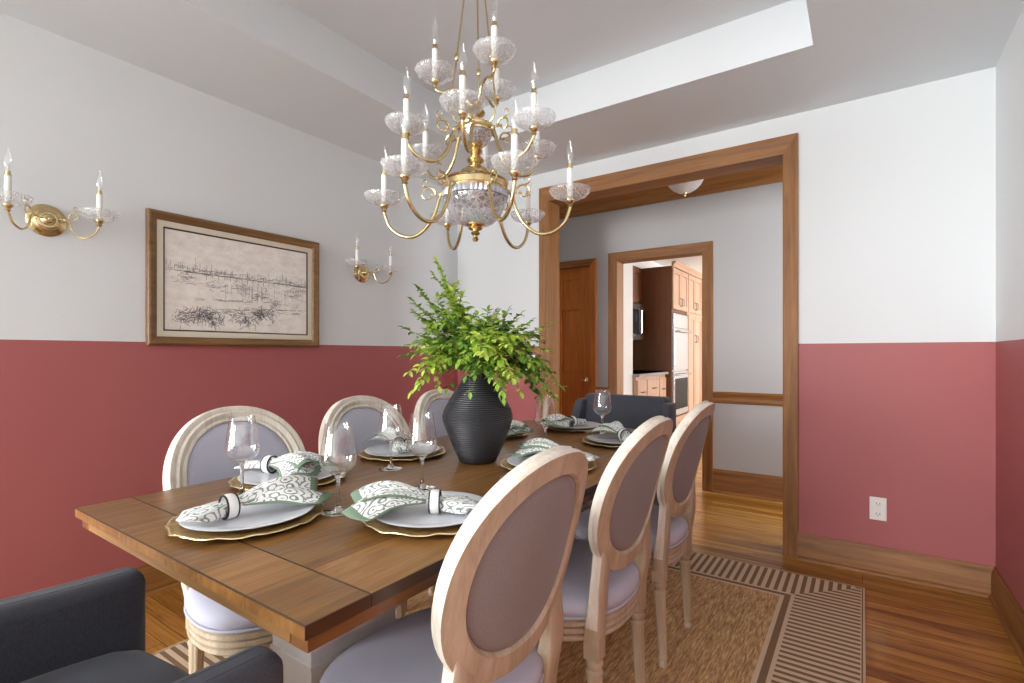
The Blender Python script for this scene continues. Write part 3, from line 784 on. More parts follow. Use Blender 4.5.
tips = [(478, 315, 1.66, 1), (488, 311, 1.78, 2), (498, 313, 1.62, 1), (508, 311, 1.74, 2), (515, 321, 1.8, 1), (530, 321, 1.62, 2), (465, 321, 1.76, 2), (482, 326, 1.9, 3), (505, 326, 1.88, 3), (492, 340, 1.56, 0), (514, 350, 1.6, 1), (466, 350, 1.58, 1), (418, 288, 1.79, 2), (421, 308, 1.76, 1), (445, 312, 1.8, 2), (412, 392, 1.6, 0), (540, 400, 1.86, 2), (437, 262, 1.78, 0), (424, 296, 1.8, 1), (452, 292, 1.74, 0), (404, 328, 1.75, 2), (409, 372, 1.6, 0), (424, 342, 1.85, 2), (448, 326, 1.9, 2), (470, 318, 1.7, 1),
        (495, 312, 1.82, 2), (520, 314, 1.68, 2), (549, 324, 1.8, 1), (541, 342, 1.95, 3), (535, 362, 1.6, 1), (556, 398, 1.93, 1), (536, 392, 1.85, 2), (512, 378, 1.52, 0),
        (497, 384, 1.55, 1), (480, 352, 1.5, 0), (460, 362, 1.55, 1), (438, 368, 1.62, 2), (505, 345, 1.55, 0), (470, 338, 1.98, 3), (500, 335, 2.02, 3), (425, 352, 1.58, 1), (526, 340, 1.58, 0), (452, 348, 1.6, 2),
        (470, 392, 1.62, 1), (503, 398, 1.6, 1), (448, 388, 1.66, 2), (520, 392, 1.64, 0), (490, 372, 1.58, 2), (434, 275, 1.77, 1), (441, 270, 1.79, 0), (408, 345, 1.68, 1), (418, 384, 1.6, 0), (430, 362, 1.72, 2), (403, 355, 1.72, 2), (427, 330, 1.72, 1), (548, 350, 1.7, 1), (553, 372, 1.84, 2), (545, 385, 1.75, 2), (528, 352, 1.85, 2), (515, 330, 1.62, 0), (535, 330, 1.7, 1), (562, 388, 1.98, 1), (508, 372, 1.55, 0), (412, 300, 1.86, 2), (446, 285, 1.76, 1), (415, 312, 1.8, 1), (440, 305, 1.7, 1), (488, 330, 1.62, 1), (475, 375, 1.52, 2), (522, 372, 1.74, 2)]
for k, (u, v, d, tone) in enumerate(tips):
    tip = at(u, v, d); base = Vector((VX + rng.uniform(-.015, .015), VY + rng.uniform(-.015, .015), TH + .255))
    mouth = Vector((VX + rng.uniform(-.022, .022), VY + rng.uniform(-.022, .022), TH + .3))
    dv = tip - mouth
    mid = mouth + dv * .5 + Vector((0, 0, (.085 if tip.z < 1.06 else .06) if tip.z < 1.2 else .02)) + Vector((rng.uniform(-.02, .02), rng.uniform(-.02, .02), 0))
    P = cat_rom([base, mouth, mid, tip], 7)
    m = MB(goff)
    m.tube(P, [lerp(.0022, .0007, i / (len(P) - 1)) for i in range(len(P))], 5, 4)
    L = (tip - mouth).length; nl = max(12, int(L / .0085))
    def leaves(P, n, f0, sc_):
        for i in range(n):
            f = f0 + (1 - f0) * (i + .5) / n; x = f * (len(P) - 1); a = min(int(x), len(P) - 2); p = P[a].lerp(P[a + 1], x - a); td = (P[a + 1] - P[a]).normalized()
            if math.hypot(p.x - VX, p.y - VY) < .115 and p.z < TH + .325: continue
            sd = td.cross(Vector((0, 0, 1)));
            if sd.length < .2: sd = td.cross(Vector((.57, -.82, 0)))
            sd.normalize()
            ang = rng.uniform(-.5, .5); sd = Matrix.Rotation(ang, 3, td) @ sd
            side = 1 if i % 2 else -1
            dr = td * rng.uniform(.35, .8) + sd * side + Vector((0, 0, rng.uniform(-.3, .25)))
            Ls = sc_ * rng.uniform(.025, .041) * (1 - .35 * max(0, f - .75) / .25)
            mi = min(3, max(0, tone + rng.choice((-1, 0, 0, 1))))
            leaf(m, p, dr, Vector((rng.uniform(-.5, .5), rng.uniform(-.7, .2), 1)), Ls, Ls * rng.uniform(.25, .33), mi)
        leaf(m, P[-1], P[-1] - P[-2], Vector((0, -.3, 1)), .026, .007, tone)
    leaves(P, nl, .37, 1.)
    # side shoots
    for q in range(6 if L > .18 else 4):
        f = rng.uniform(.35, .88); a = int(f * (len(P) - 2)); p = P[a]; td = (P[a + 1] - P[a]).normalized()
        dr = (td + Vector((rng.uniform(-.8, .8), rng.uniform(-.8, .8), rng.uniform(-.4, .4)))).normalized()
        ln = rng.uniform(.04, .075)
        Q = cat_rom([p, p + dr * ln * .5 + Vector((0, 0, .005)), p + dr * ln - Vector((0, 0, .008))], 4)
        m.tube(Q, [.0009] * len(Q), 4, 4); leaves(Q, 6, .2, .92)
    m.build('sprig', leafs + [stem_m], green, angle=None, recalc=False)

# ------------------------------------------------------------------ chandelier
CX, CY = -1.13, 1.41
chan = thing('chandelier', 'three-tier brass chandelier with cut glass dishes and white candle tubes over the table', 'chandelier', (CX, CY, 1.53))
Z0 = 1.53
def zp(prof): return [(r, z - Z0) for r, z in prof]
m = MB(); m.lathe(zp([(0, 1.528), (.008, 1.530), (.0115, 1.537), (.008, 1.545), (.006, 1.549), (.013, 1.553), (.017, 1.558), (.012, 1.563), (.011, 1.566), (.024, 1.572), (.026, 1.577), (.02, 1.581), (.034, 1.586), (.034, 1.59), (0, 1.592)]), 32); m.build('finial', brass, chan)
m = MB(); pr = [(.03, 1.590), (.05, 1.589), (.062, 1.594), (.08, 1.610), (.096, 1.634), (.108, 1.662), (.112, 1.676), (.109, 1.682), (.113, 1.686), (.113, 1.702)]
m.lathe(zp(pr + [(r - .004, z + .002) for r, z in reversed(pr)] + [pr[0]]), 60); bo = m.build('crystal_bowl', bowl_crystal, chan)
m = MB(); fl_ = lambda i, a, r, z: (r + .0022 * math.cos(44 * a) if i in (0, 1, 2) else r, z)
m.lathe(zp([(.1125, 1.68), (.1155, 1.69), (.1145, 1.701), (.108, 1.7005), (.107, 1.683), (.1125, 1.68)]), 176, rmod=fl_); m.build('fluted_rim', plain('fluted_glass', srgb(196, 196, 204), .12, .55), bo)
m = MB(); m.lathe(zp([(.09, 1.70), (.116, 1.701), (.118, 1.706), (.114, 1.711), (.114, 1.73), (.118, 1.735), (.112, 1.741), (.074, 1.752), (.058, 1.757), (.058, 1.764), (.05, 1.778), (.034, 1.79), (.018, 1.797), (.015, 1.803), (.029, 1.812), (.032, 1.818), (.024, 1.826), (.014, 1.832), (.02, 1.84), (.025, 1.847), (.019, 1.854), (.018, 1.862), (.028, 1.868), (.03, 1.872), (0, 1.873)]), 40); m.build('brass_band', brass, chan)
m = MB(); pr = [(.024, 1.873), (.04, 1.875), (.052, 1.889), (.06, 1.908), (.06, 1.912)]
m.lathe(zp(pr + [(r - .003, z + .001) for r, z in reversed(pr)] + [pr[0]]), 48); m.build('upper_crystal_cup', bowl_crystal, chan)
m = MB(); m.lathe(zp([(.03, 1.911), (.062, 1.912), (.0635, 1.918), (.061, 1.922), (.061, 1.934), (.0635, 1.938), (.04, 1.944), (.022, 1.949), (.02, 1.956), (.013, 1.962), (.013, 1.97), (.03, 1.978), (.035, 1.984), (.032, 1.99), (.016, 1.997), (.014, 2.01), (.02, 2.018), (.012, 2.03), (0, 2.035)]), 40); m.build('upper_hub', brass, chan)
m = MB(); m.lathe(zp([(0, 2.645), (.012, 2.645), (.014, 2.65), (.02, 2.662), (.055, 2.672), (.062, 2.68), (.062, 2.6895), (0, 2.6895)]), 36)
m.lathe(zp([(0, 2.585), (.02, 2.586), (.024, 2.593), (.018, 2.6), (.006, 2.606), (.005, 2.645)]), 24); m.build('ceiling_canopy', brass, chan)
BASE = -(math.pi / 2 - math.radians(34.6))      # azimuth from the chandelier to the camera
for ph in (-66, 54, 174):
    a = BASE + math.radians(ph); m = MB()
    P = [(lerp(.092, .016, f) * math.cos(a), lerp(.092, .016, f) * math.sin(a), lerp(1.985, 2.592, f) - Z0) for f in (0, .25, .5, .75, 1)]
    m.tube(P, .0032, 8)
    k = Vector(P[0]).lerp(Vector(P[-1]), .3); m.lathe([(0, -.012), (.006, -.011), (.0085, -.004), (.0085, .004), (.006, .011), (0, .012)], 12, k)
    P2 = cat_rom([(.055 * math.cos(a), .055 * math.sin(a), 1.935 - Z0), (.078 * math.cos(a), .078 * math.sin(a), 1.945 - Z0), P[0]], 5); m.tube(P2, .0035, 8)
    m.build('support_rod', brass, chan)

def candle_parts(arm, x, z):
    """cup, drip dish, candle tube, collar and bulb at radius x; z is the underside of the dish"""
    m = MB(); m.lathe([(0, -.028), (.006, -.027), (.0095, -.022), (.0075, -.016), (.011, -.012), (.0165, -.005), (.0165, -.001), (.012, 0.), (0, 0)], 20, (x, 0, z)); m.build('candle_cup', brass, arm)
    m = MB(); pr = [(.012, .0005), (.026, .0008), (.044, .0045), (.058, .0115), (.067, .0215), (.0722, .033)]
    m.lathe(pr + [(.0715, .0352), (.0688, .0345), (.064, .023), (.056, .014), (.043, .007), (.026, .003), (.012, .003), pr[0]], 40, (0, 0, 0))
    d = m.build('drip_dish', crystal, arm, angle=60); d.location = (x, 0, z)
    m = MB(); m.lathe([(0, .003), (.0105, .003), (.0105, .108), (0, .108)], 16, (x, 0, z)); m.build('candle_tube', white_candle, arm)
    m = MB(); m.lathe([(0, .1075), (.0118, .1078), (.0118, .111), (.0088, .112), (.0088, .1245), (.0, .125)], 16, (x, 0, z)); m.build('socket', brass, arm)
    m = MB(); m.lathe([(.006, .1245), (.008, .130), (.0135, .145), (.0155, .158), (.0135, .174), (.0085, .192), (.004, .206), (.0015, .216), (0, .219)], 20, (x, 0, z))
    m.lathe([(0, .1255), (.0035, .1255), (.0022, .142), (0, .143)], 8, (x, 0, z), mi=1); m.build('bulb', [bulb_glass, white_candle], arm)
def spiral(cx, cz, r0, a0, a1, n=16, k=.55):
    return [(cx + r0 * (1 - k * i / n) * math.cos(lerp(a0, a1, i / n)), 0, cz + r0 * (1 - k * i / n) * math.sin(lerp(a0, a1, i / n))) for i in range(n + 1)]
def make_arm(kind):
    root_z = Z0
    if kind == 'low':
        P = [(.108, 1.705), (.122, 1.70), (.132, 1.682), (.146, 1.636), (.176, 1.585), (.222, 1.552), (.272, 1.556), (.312, 1.588), (.33, 1.63), (.333, 1.646)]
        x, z = .333, 1.668
        sp = spiral(.172, 1.70 - Z0, .03, PI * 1.05, -PI * .95)
    elif kind == 'mid':
        P = [(.058, 1.925), (.075, 1.915), (.088, 1.885), (.105, 1.835), (.14, 1.795), (.185, 1.79), (.22, 1.806), (.242, 1.838), (.246, 1.85)]
        x, z = .246, 1.872
        sp = spiral(.122, 1.915 - Z0, .026, PI * 1.05, -PI * .95)
    else:
        P = [(.012, 2.012), (.032, 2.03), (.05, 2.06), (.085, 2.07), (.115, 2.058), (.138, 2.066), (.143, 2.08)]
        x, z = .143, 2.102
        sp = None
    m = MB(); Q = cat_rom([(a, 0, b - Z0) for a, b in P], 6)
    m.tube(Q, .0062 if kind != 'top' else .005, 10)
    if sp:
        m.tube(sp, [lerp(.0045, .0022, i / (len(sp) - 1)) for i in range(len(sp))], 8)
        m.lathe([(0, -.006), (.006, -.003), (.006, .003), (0, .006)], 10, sp[-1])
        m.lathe([(0, -.009), (.0075, -.005), (.009, 0), (.0075, .005), (0, .009)], 12, (P[1][0] + .003, 0, P[1][1] - Z0))
        h = spiral(sp[5][0] + .004, sp[5][2] + .018, .014, -PI * .6, PI * .95, 10, .4)
        m.tube(h, .0022, 6)
    o = m.build('arm', brass, chan)
    candle_parts(o, x, z - Z0)
    return o
for kind, angs in (('low', [-35.6 + 60 * k for k in range(6)]), ('mid', [-5 + 60 * k for k in range(6)]), ('top', [30, 150, 270])):
    a0 = make_arm(kind)
    for i, ph in enumerate(angs):
        o = a0 if i == 0 else copy_tree(a0)
        o.rotation_euler = (0, 0, BASE + math.radians(ph))

# ------------------------------------------------------------------ wall sconces
def make_sconce():
    root = thing('wall_sconce', '', 'wall sconce')     # wall plane x = 0, room towards +x, plate centre at z = 0
    m = MB(); M = Matrix.Rotation(PI / 2, 3, 'Y')
    m.lathe([(.0, 0), (.064, 0), (.066, .003), (.06, .008), (.05, .012), (.0485, .018), (.042, .022), (.04, .026), (.03, .03), (.024, .029), (.02, .033), (.016, .042), (.012, .045), (.011, .05), (.006, .056), (0, .057)], 40, (0, 0, 0), M)
    m.build('backplate', brass, root)
    for sy in (-1, 1):
        a = bpy.data.objects.new('arm_tmp', None)
        m = MB(); al = math.radians(47) * sy
        P = [(.018, .004), (.062, .006), (.078, -.002), (.086, -.02), (.098, -.048), (.13, -.066), (.166, -.052), (.186, -.022), (.19, -.012)]
        Q = cat_rom([(p, 0, q) for p, q in P], 6)
        m.tube(Q, .0042, 8)
        sp = spiral(.098, .018, .02, PI * 1.1, -PI * .8)
        m.tube(sp, [lerp(.004, .002, i / 16) for i in range(17)], 8)
        m.tube(spiral(sp[6][0], sp[6][2] + .02, .012, -PI * .6, PI * .95, 10, .4), .002, 6)
        m.lathe([(0, -.008), (.007, -.004), (.008, 0), (.007, .004), (0, .008)], 12, (.066, 0, .006))
        o = m.build('arm', brass, root); o.rotation_euler = (0, 0, al)
        candle_parts(o, .19, .012)
        bpy.data.objects.remove(a)
    return root
s0 = make_sconce(); s0.location = (XL + .0005, .634, 1.68)
s0['label'] = 'two-arm brass wall sconce left of the framed sketch'
s1 = copy_tree(s0); s1.location = (XL + .0005, 2.235, 1.675); s1['label'] = 'two-arm brass wall sconce between the framed sketch and the greenery'
for o in (s0, s1): o['group'] = 'brass sconces on the left wall'

# ------------------------------------------------------------------ framed sketch on the left wall
PY0, PY1, PZ0, PZ1 = .985, 1.895, 1.172, 1.812
pic = thing('framed_picture', 'wide framed ink sketch of a harbour shoreline on the left wall', 'picture', (XL, (PY0 + PY1) / 2, PZ0))
off = (XL, (PY0 + PY1) / 2, PZ0)
def frame_ring(e0, prof, mat, name, par):
    m = MB(off); rg = []
    for cy, cz in ((0, 0), (1, 0), (1, 1), (0, 1), (0, 0)):
        rg.append([(XL + h_, (PY0 + e) if cy == 0 else (PY1 - e), (PZ0 + e) if cz == 0 else (PZ1 - e)) for e, h_ in prof])
    m.loft(rg, cap=False); return m.build(name, mat, par, angle=30)
fr_w = wood('picture_frame_wood', srgb(142, 104, 62), srgb(96, 66, 36), 'Y', .4)
fr = frame_ring(0, [(0, .001), (0, .026), (.004, .032), (.012, .034), (.02, .029), (.03, .026), (.038, .02), (.042, .014), (.042, .001)], fr_w, 'frame', pic)
linen = fabric('cream_linen_mat', srgb(232, 224, 206), srgb(214, 204, 184), 1200, .1)
frame_ring(0, [(.042, .002), (.042, .0135), (.046, .015), (.07, .012), (.07, .002)], linen, 'linen_mat', pic)
frame_ring(0, [(.07, .002), (.07, .0125), (.073, .013), (.077, .009), (.077, .002)], plain('dark_gilt_fillet', srgb(72, 56, 34), .4, .3), 'fillet', pic)
m = MB(off); m.box(XL + .002, XL + .0075, PY0 + .0772, PY1 - .0772, PZ0 + .0772, PZ1 - .0772)
def paper():
    g = G('sketch_paper'); o = g.obj(); z = g.xyz(o)[2]
    n = g.noise(o, 60, 4, .7); w_ = g.noise(g.scale(o, (1, 4, 9)), 3.5, 4, .6)
    c = g.ramp(w_, [(.35, srgb(234, 226, 216)), (.6, srgb(246, 240, 233))])
    c = g.mix(g.m('MULTIPLY', g.m('GREATER_THAN', n, .56), .07), c, srgb(120, 112, 108))
    g.bsdf(Base_Color=c, Roughness=.7); return g.mat
pp = m.build('drawing', paper(), pic)
m = MB(off); rng = random.Random(12); xs_ = XL + .0075; W0, W1, H0, H1 = PY0 + .079, PY1 - .079, PZ0 + .079, PZ1 - .079
def stroke(a, b, c, d, w_=.0009):
    p, q = Vector((xs_, lerp(W0, W1, a), lerp(H0, H1, b))), Vector((xs_, lerp(W0, W1, c), lerp(H0, H1, d)))
    t_ = q - p
    if t_.length < 1e-5: return
    n_ = Vector((0, -t_.z, t_.y)).normalized() * w_ * .5
    vs = [p - n_, q - n_, q + n_, p + n_]; vs += [v_ + Vector((.0003, 0, 0)) for v_ in vs]
    for v_ in vs: v_.y = min(max(v_.y, W0), W1); v_.z = min(max(v_.z, H0), H1)
    m.add(vs, [(4, 5, 6, 7), (0, 1, 5, 4), (1, 2, 6, 5), (2, 3, 7, 6), (3, 0, 4, 7)])
def clamp01(x): return min(1, max(0, x))
for i in range(300):        # far skyline of roofs and masts
    a = rng.random(); b = .62 + rng.gauss(0, .018) - .07 * a * .3; h_ = abs(rng.gauss(0, .035))
    if rng.random() < .5: stroke(a, b, a + rng.gauss(0, .004), b + h_, .0011)
    else: stroke(a, b, clamp01(a + rng.uniform(.01, .05)), b + rng.gauss(0, .008), .0012)
for i in range(70): a = rng.random(); stroke(a, .60 - .02 * a, clamp01(a + rng.uniform(.03, .12)), .60 - .02 * a + rng.gauss(0, .005), .0014)
for i in range(14):        # bridge legs
    a = .25 + i * .04; stroke(a, .59, a, .55 + rng.uniform(-.02, .01), .0018)
for (bx, by, bw) in ((.12, .53, .1), (.32, .47, .16), (.48, .5, .08), (.62, .42, .1), (.72, .34, .05), (.88, .46, .12), (.93, .53, .1)):
    for i in range(36):
        a = bx + rng.gauss(0, bw * .35); b = by + rng.gauss(0, .025); stroke(clamp01(a), b, clamp01(a + rng.gauss(0, .03)), b + rng.gauss(0, .015), .0012)
for i in range(26): a = .58 + rng.gauss(0, .1); stroke(clamp01(a), .52, clamp01(a + rng.gauss(0, .004)), .52 - rng.uniform(.05, .2), .0009)
for i in range(110): a = rng.uniform(.5, 1); b = rng.uniform(.28, .55); stroke(a, b, clamp01(a + rng.gauss(0, .015)), b + rng.gauss(0, .02), .0008)
for (x0, x1, y) in ((.15, .55, .34), (.3, .72, .24), (.1, .6, .2), (.5, .95, .26), (.2, .95, .22)):
    for i in range(26): a = rng.uniform(x0, x1); stroke(a, y + .05 * (a - .5) + rng.gauss(0, .008), clamp01(a + rng.uniform(.02, .07)), y + .05 * (a - .48) + rng.gauss(0, .008), .0011)
for (bx, by, n_, s_) in ((.2, .16, 150, .09), (.3, .12, 130, .07), (.12, .11, 60, .06), (.52, .12, 80, .05), (.62, .2, 110, .05), (.7, .18, 50, .04), (.45, .18, 40, .04)):
    for i in range(n_):
        a = bx + rng.gauss(0, s_ * .6); b = by + rng.gauss(0, .035); stroke(clamp01(a), clamp01(b), clamp01(a + rng.gauss(0, .02)), clamp01(b + rng.gauss(0, .03)), .0016)
m.build('ink_lines', plain('sketch_ink', srgb(96, 92, 98), .8), pp, recalc=False)

# ------------------------------------------------------------------ outlet, switch, hall light
def plate(name, label, cat, x, z, wd, hg, toggles):
    r = thing(name, label, cat, (x, YB, z)); m = MB()
    m.box(-wd / 2, wd / 2, -.006, -.0005, -hg / 2, hg / 2); m.build('cover_plate', white_plastic, r, bevel=(.0025, 3))
    return r
r = plate('power_outlet', 'white double power outlet low on the red back wall', 'outlet', .066, .335, .072, .117, 0)
for dz in (-.026, .026):
    m = MB(); m.box(-.017, .017, -.0085, -.005, dz - .0145, dz + .0145); s_ = m.build('socket', white_plastic, r, bevel=(.004, 3))
    m = MB(); m.box(-.0085, -.006, -.0092, -.0084, dz - .003, dz + .0065); m.box(.006, .0085, -.0092, -.0084, dz - .003, dz + .0065); m.box(-.002, .002, -.0092, -.0084, dz - .0105, dz - .006); m.build('slots', dark_slot, s_)
r = plate('light_switch', 'white wall switch plate behind the leaves beside the wide doorway', 'switch', -2.052, 1.065, .085, .117, 2)
for dx in (-.02, .02):
    m = MB(); m.loft([[(dx - .005, -.005, -.01), (dx + .005, -.005, -.01), (dx + .005, -.005, .01), (dx - .005, -.005, .01)], [(dx - .004, -.014, .002), (dx + .004, -.014, .002), (dx + .004, -.013, .01), (dx - .004, -.013, .01)]]); m.build('toggle', white_plastic, r)
lamp = thing('ceiling_light', 'flush hall ceiling light with etched glass bowl and brass finial', 'ceiling light', (-1.11, 3.92, 2.285))
m = MB(); m.lathe([(0, .2995), (.07, .2995), (.075, .28), (.06, .262), (.02, .25), (.012, .2), (.006, .06), (0, .06)], 32); m.build('canopy', brass, lamp)
m = MB(); m.lathe([(.012, .065), (.05, .074), (.09, .098), (.12, .13), (.138, .165), (.135, .166), (.117, .133), (.088, .102), (.05, .078), (.012, .069)], 48); m.build('glass_bowl', alabaster, lamp)
m = MB(); m.lathe([(0, .04), (.007, .043), (.009, .05), (.006, .056), (.016, .06), (.018, .066), (0, .07)], 20); m.build('finial', brass, lamp)

# ------------------------------------------------------------------ kitchen seen through the doorway
def cabinet_door(mb, x, y0, y1, z0, z1):
    mb.box(x, x + .018, y0, y0 + .055, z0, z1); mb.box(x, x + .018, y1 - .055, y1, z0, z1)
    mb.box(x, x + .018, y0 + .055, y1 - .055, z0, z0 + .055); mb.box(x, x + .018, y0 + .055, y1 - .055, z1 - .055, z1)
    mb.box(x, x + .01, y0 + .055, y1 - .055, z0 + .055, z1 - .055)
def pull(par, x, y, z, off_, vert=True):
    m = MB(off_); h_ = .045
    if vert: m.tube([(x, y, z - h_), (x + .025, y, z - h_ + .01), (x + .025, y, z + h_ - .01), (x, y, z + h_)], .005, 8)
    else: m.tube([(x, y - h_, z), (x + .025, y - h_ + .01, z), (x + .025, y + h_ - .01, z), (x, y + h_, z)], .005, 8)
    m.build('handle', plain('pewter', srgb(120, 112, 104), .35, .9) if 'pewter' not in bpy.data.materials else bpy.data.materials['pewter'], par)
y0, y1 = 4.785, 5.695
loc = (-2.12, (y0 + y1) / 2, 0)
bc = thing('base_cabinet', 'low wooden kitchen cabinet with drawers under the cooktop', 'cabinet', loc)
m = MB(loc); m.box(KX0 + .005, -1.83, y0, y1, .1, .9035); m.box(KX0 + .005, -1.9, y0, y1, 0, .1); m.build('body', cab_lit, bc)
yy = [y0 + .01, y0 + .28, y1 - .25, y1 - .01]
for i in range(3):
    zs_ = ((.12, .36), (.375, .61), (.625, .87)) if i != 1 else ((.12, .66), (.675, .87))
    for za, zb in zs_:
        m = MB(loc); m.box(-1.83, -1.812, yy[i] + .008, yy[i + 1] - .008, za, zb); d_ = m.build('drawer', cab_lit, bc, bevel=(.004, 2)); pull(d_, -1.812, (yy[i] + yy[i + 1]) / 2, (za + zb) / 2, loc, False)
m = MB(); m.box(KX0 + .005, -1.79, y0, y1, .904, .932); o = m.build('countertop', granite, bevel=(.006, 2)); tag(o, 'pale stone worktop on the low kitchen cabinet', 'worktop')
m = MB(); m.box(-2.42, -1.81, y0 + .01, y1 - .004, .9325, .94); o = m.build('cooktop', black_matte, bevel=(.003, 2)); tag(o, 'black glass cooktop set on the kitchen worktop', 'cooktop')
loc = (-2.22, 5.24, 1.28)
mw = thing('microwave', 'built-in microwave above the kitchen cooktop', 'microwave', loc)
m = MB(loc); m.box(KX0 + .005, -2.05, 4.9, 5.62, 1.28, 1.69); m.build('body', steel, mw, bevel=(.005, 2))
m = MB(loc); m.box(-2.05, -2.035, 4.97, 5.42, 1.35, 1.62); d_ = m.build('door', black_glass, mw, bevel=(.003, 2)); m = MB(loc); m.tube([(-2.035, 5.42, 1.34), (-2.005, 5.42, 1.36), (-2.005, 5.42, 1.61), (-2.035, 5.42, 1.63)], .008, 8); m.build('handle', steel, d_)
loc = (-2.25, 5.24, 1.72)
uc = thing('wall_cabinet', 'shaded wooden wall cabinet above the kitchen microwave', 'cabinet', loc)
m = MB(loc); m.box(KX0 + .005, -2.11, y0, y1, 1.695, 2.12); m.build('body', cab_shaded, uc)
for a, b in ((y0 + .01, 5.235), (5.245, y1 - .01)): m = MB(loc); cabinet_door(m, -2.11, a, b, 1.71, 2.1); d_ = m.build('door', cab_shaded, uc, bevel=(.003, 1)); pull(d_, -2.092, b - .03 if a < 5 else a + .03, 1.78, loc)
def tall(name, label, ya, yb, loc, ovens=False):
    t_ = thing(name, label, 'cabinet', loc); m = MB(loc)
    if ovens:
        m.box(KX0 + .005, -1.76, ya, yb, .09, .42); m.box(KX0 + .005, -1.76, ya, yb, 1.60, 2.12); m.box(KX0 + .005, -1.76, ya, ya + .02, .42, 1.6); m.box(KX0 + .005, -1.76, yb - .02, yb, .42, 1.6)
        m.box(KX0 + .005, KX0 + .03, ya, yb, .42, 1.6)
    else: m.box(KX0 + .005, -1.76, ya, yb, .09, 2.12)
    m.box(KX0 + .005, -1.82, ya, yb, 0, .09); m.build('body', cab_shaded if ovens else cab_lit, t_)
    m = MB(loc); pr = [(0, 0), (.02, .005), (.03, .03), (.05, .045), (.05, .06), (0, .06)]
    m.loft([[(-1.76 + p, y, 2.11 + q) for p, q in pr] for y in (ya, yb)]); m.build('crown', cab_lit, t_)
    ym = (ya + yb) / 2
    for k, (a, b) in enumerate(((ya + .012, ym - .004), (ym + .004, yb - .012))):
        m = MB(loc); cabinet_door(m, -1.76, a, b, 1.64, 2.10); d_ = m.build('door', cab_lit, t_, bevel=(.003, 1)); pull(d_, -1.742, b - .03 if k == 0 else a + .03, 1.73, loc)
        if ovens: m = MB(loc); cabinet_door(m, -1.76, a, b, .11, .41); d_ = m.build('door', cab_lit, t_, bevel=(.003, 1))
        else:
            m = MB(loc); cabinet_door(m, -1.76, a, b, .11, 1.61); d_ = m.build('door', cab_lit, t_, bevel=(.003, 1)); pull(d_, -1.742, b - .03 if k == 0 else a + .03, 1.32, loc)
tall('oven_cabinet', 'tall kitchen cabinet with a shaded wood side housing the wall oven', 5.70, 6.30, (-2.1, 6.0, 0), True)
tall('pantry_cabinet', 'tall brightly lit wooden pantry cabinet next to the wall oven', 6.305, 6.93, (-2.1, 6.62, 0))
tall('pantry_cabinet', 'tall brightly lit wooden pantry cabinet second from the wall oven', 6.935, 7.56, (-2.1, 7.25, 0))
loc = (-2.0, 6.0, .425)
ov = thing('wall_oven', 'stainless double wall oven with a dark lower window in the tall cabinet', 'oven', loc)
m = MB(loc); m.box(KX0 + .04, -1.758, 5.723, 6.277, .425, 1.595); m.build('body', steel, ov)
m = MB(loc); m.box(-1.758, -1.735, 5.728, 6.272, .95, 1.42); up_ = m.build('upper_door', steel, ov, bevel=(.004, 2))
m = MB(loc); m.box(-1.758, -1.735, 5.728, 6.272, .44, .93); lo_ = m.build('lower_door', steel, ov, bevel=(.004, 2))
m = MB(loc); m.box(-1.736, -1.7325, 5.76, 6.24, .50, .85); m.build('window', black_glass, lo_)
m = MB(loc); m.box(-1.758, -1.74, 5.728, 6.272, 1.43, 1.59); m.build('control_panel', steel, ov, bevel=(.004, 2))
for p_, z_ in ((lo_, .895), (up_, 1.39)):
    m = MB(loc); m.tube([(-1.735, 5.76, z_), (-1.69, 5.765, z_), (-1.69, 6.235, z_), (-1.735, 6.24, z_)], .009, 10); m.build('handle', steel, p_)

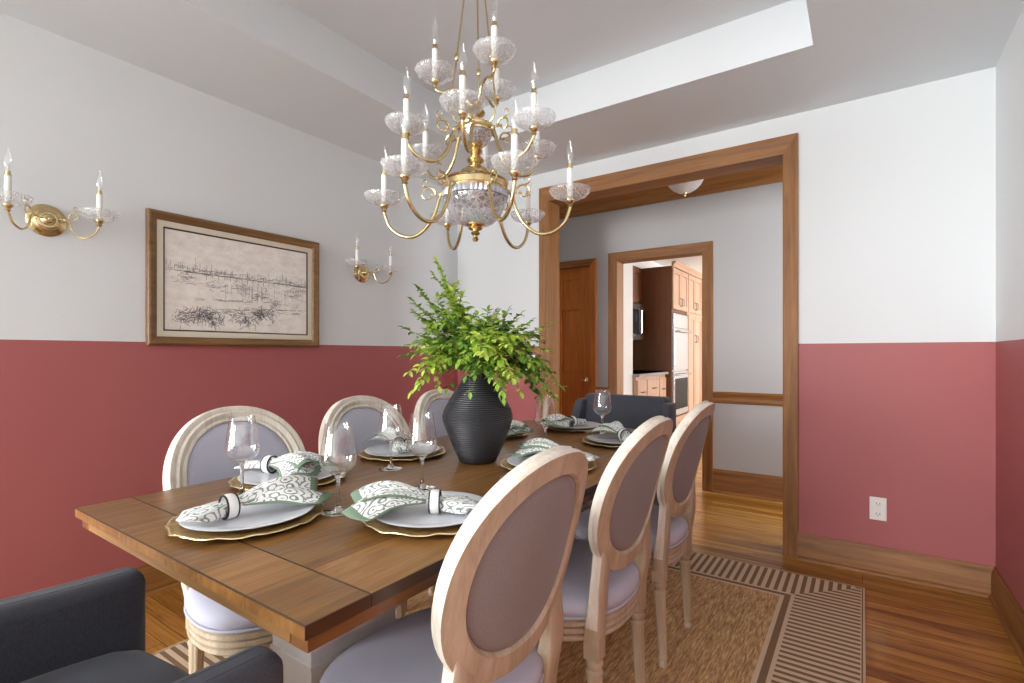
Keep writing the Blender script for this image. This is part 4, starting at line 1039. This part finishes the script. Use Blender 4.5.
# ------------------------------------------------------------------ light
wd = bpy.data.worlds.new('daylight'); sc.world = wd; wd.use_nodes = True
nt = wd.node_tree; nt.nodes.clear()
tc = nt.nodes.new('ShaderNodeTexCoord'); sp = nt.nodes.new('ShaderNodeSeparateXYZ'); rp = nt.nodes.new('ShaderNodeValToRGB'); bg = nt.nodes.new('ShaderNodeBackground'); wo = nt.nodes.new('ShaderNodeOutputWorld')
mp = nt.nodes.new('ShaderNodeMath'); mp.operation = 'MULTIPLY_ADD'; mp.inputs[1].default_value = .5; mp.inputs[2].default_value = .5
nt.links.new(tc.outputs['Generated'], sp.inputs[0]); nt.links.new(sp.outputs[2], mp.inputs[0]); nt.links.new(mp.outputs[0], rp.inputs[0]); nt.links.new(rp.outputs[0], bg.inputs[0]); nt.links.new(bg.outputs[0], wo.inputs[0])
cr = rp.color_ramp; cr.elements[0].position = .35; cr.elements[0].color = (.74, .75, .75, 1)
cr.elements[1].position = .5; cr.elements[1].color = (.96, .965, .98, 1); e = cr.elements.new(1.); e.color = (.86, .9, .97, 1)
bg.inputs[1].default_value = 32.5
def portal(name, loc, rot, sx, sy):
    l = bpy.data.lights.new(name, 'AREA'); l.shape = 'RECTANGLE'; l.size = sx; l.size_y = sy; l.cycles.is_portal = True
    o = bpy.data.objects.new(name, l); COL.objects.link(o); o.location = loc; o.rotation_euler = rot
portal('window_portal_dining', ((WX0 + WX1) / 2, YN - .125, (WZ0 + WZ1) / 2), (PI / 2, 0, 0), WX1 - WX0, WZ1 - WZ0)
portal('window_portal_left', (XL - .125, (LY0 + LY1) / 2, (LZ0 + LZ1) / 2), (0, -PI / 2, 0), LZ1 - LZ0, LY1 - LY0)
portal('window_portal_hall', (HX1 + .125, (JY + HY) / 2, 1.375), (0, PI / 2, 0), 1.35, HY - JY - .2)
portal('window_portal_kitchen', (KX1 + .125, 7.5, 1.525), (0, PI / 2, 0), 1.15, 2.0)

# ------------------------------------------------------------------ camera
cd = bpy.data.cameras.new('camera'); cam = bpy.data.objects.new('camera', cd); COL.objects.link(cam)
cam.location = (0, 0, 1.13); cam.rotation_euler = (PI / 2, 0, math.radians(34.6))
cd.sensor_width = 36; cd.lens = 508 / 1024 * 36; cd.shift_y = 12.5 / 1024; cd.clip_start = .02
sc.camera = cam
sc.view_settings.view_transform = 'Standard'; sc.view_settings.look = 'None'; sc.view_settings.gamma = 1
sc.view_settings.use_curve_mapping = False; sc.view_settings.exposure = 0
cy = sc.cycles
cy.max_bounces = 14; cy.diffuse_bounces = 6; cy.glossy_bounces = 5; cy.transmission_bounces = 12; cy.transparent_max_bounces = 24
cy.use_denoising = True; cy.sample_clamp_indirect = 6; cy.caustics_refractive = True; cy.caustics_reflective = False; cy.blur_glossy = .3
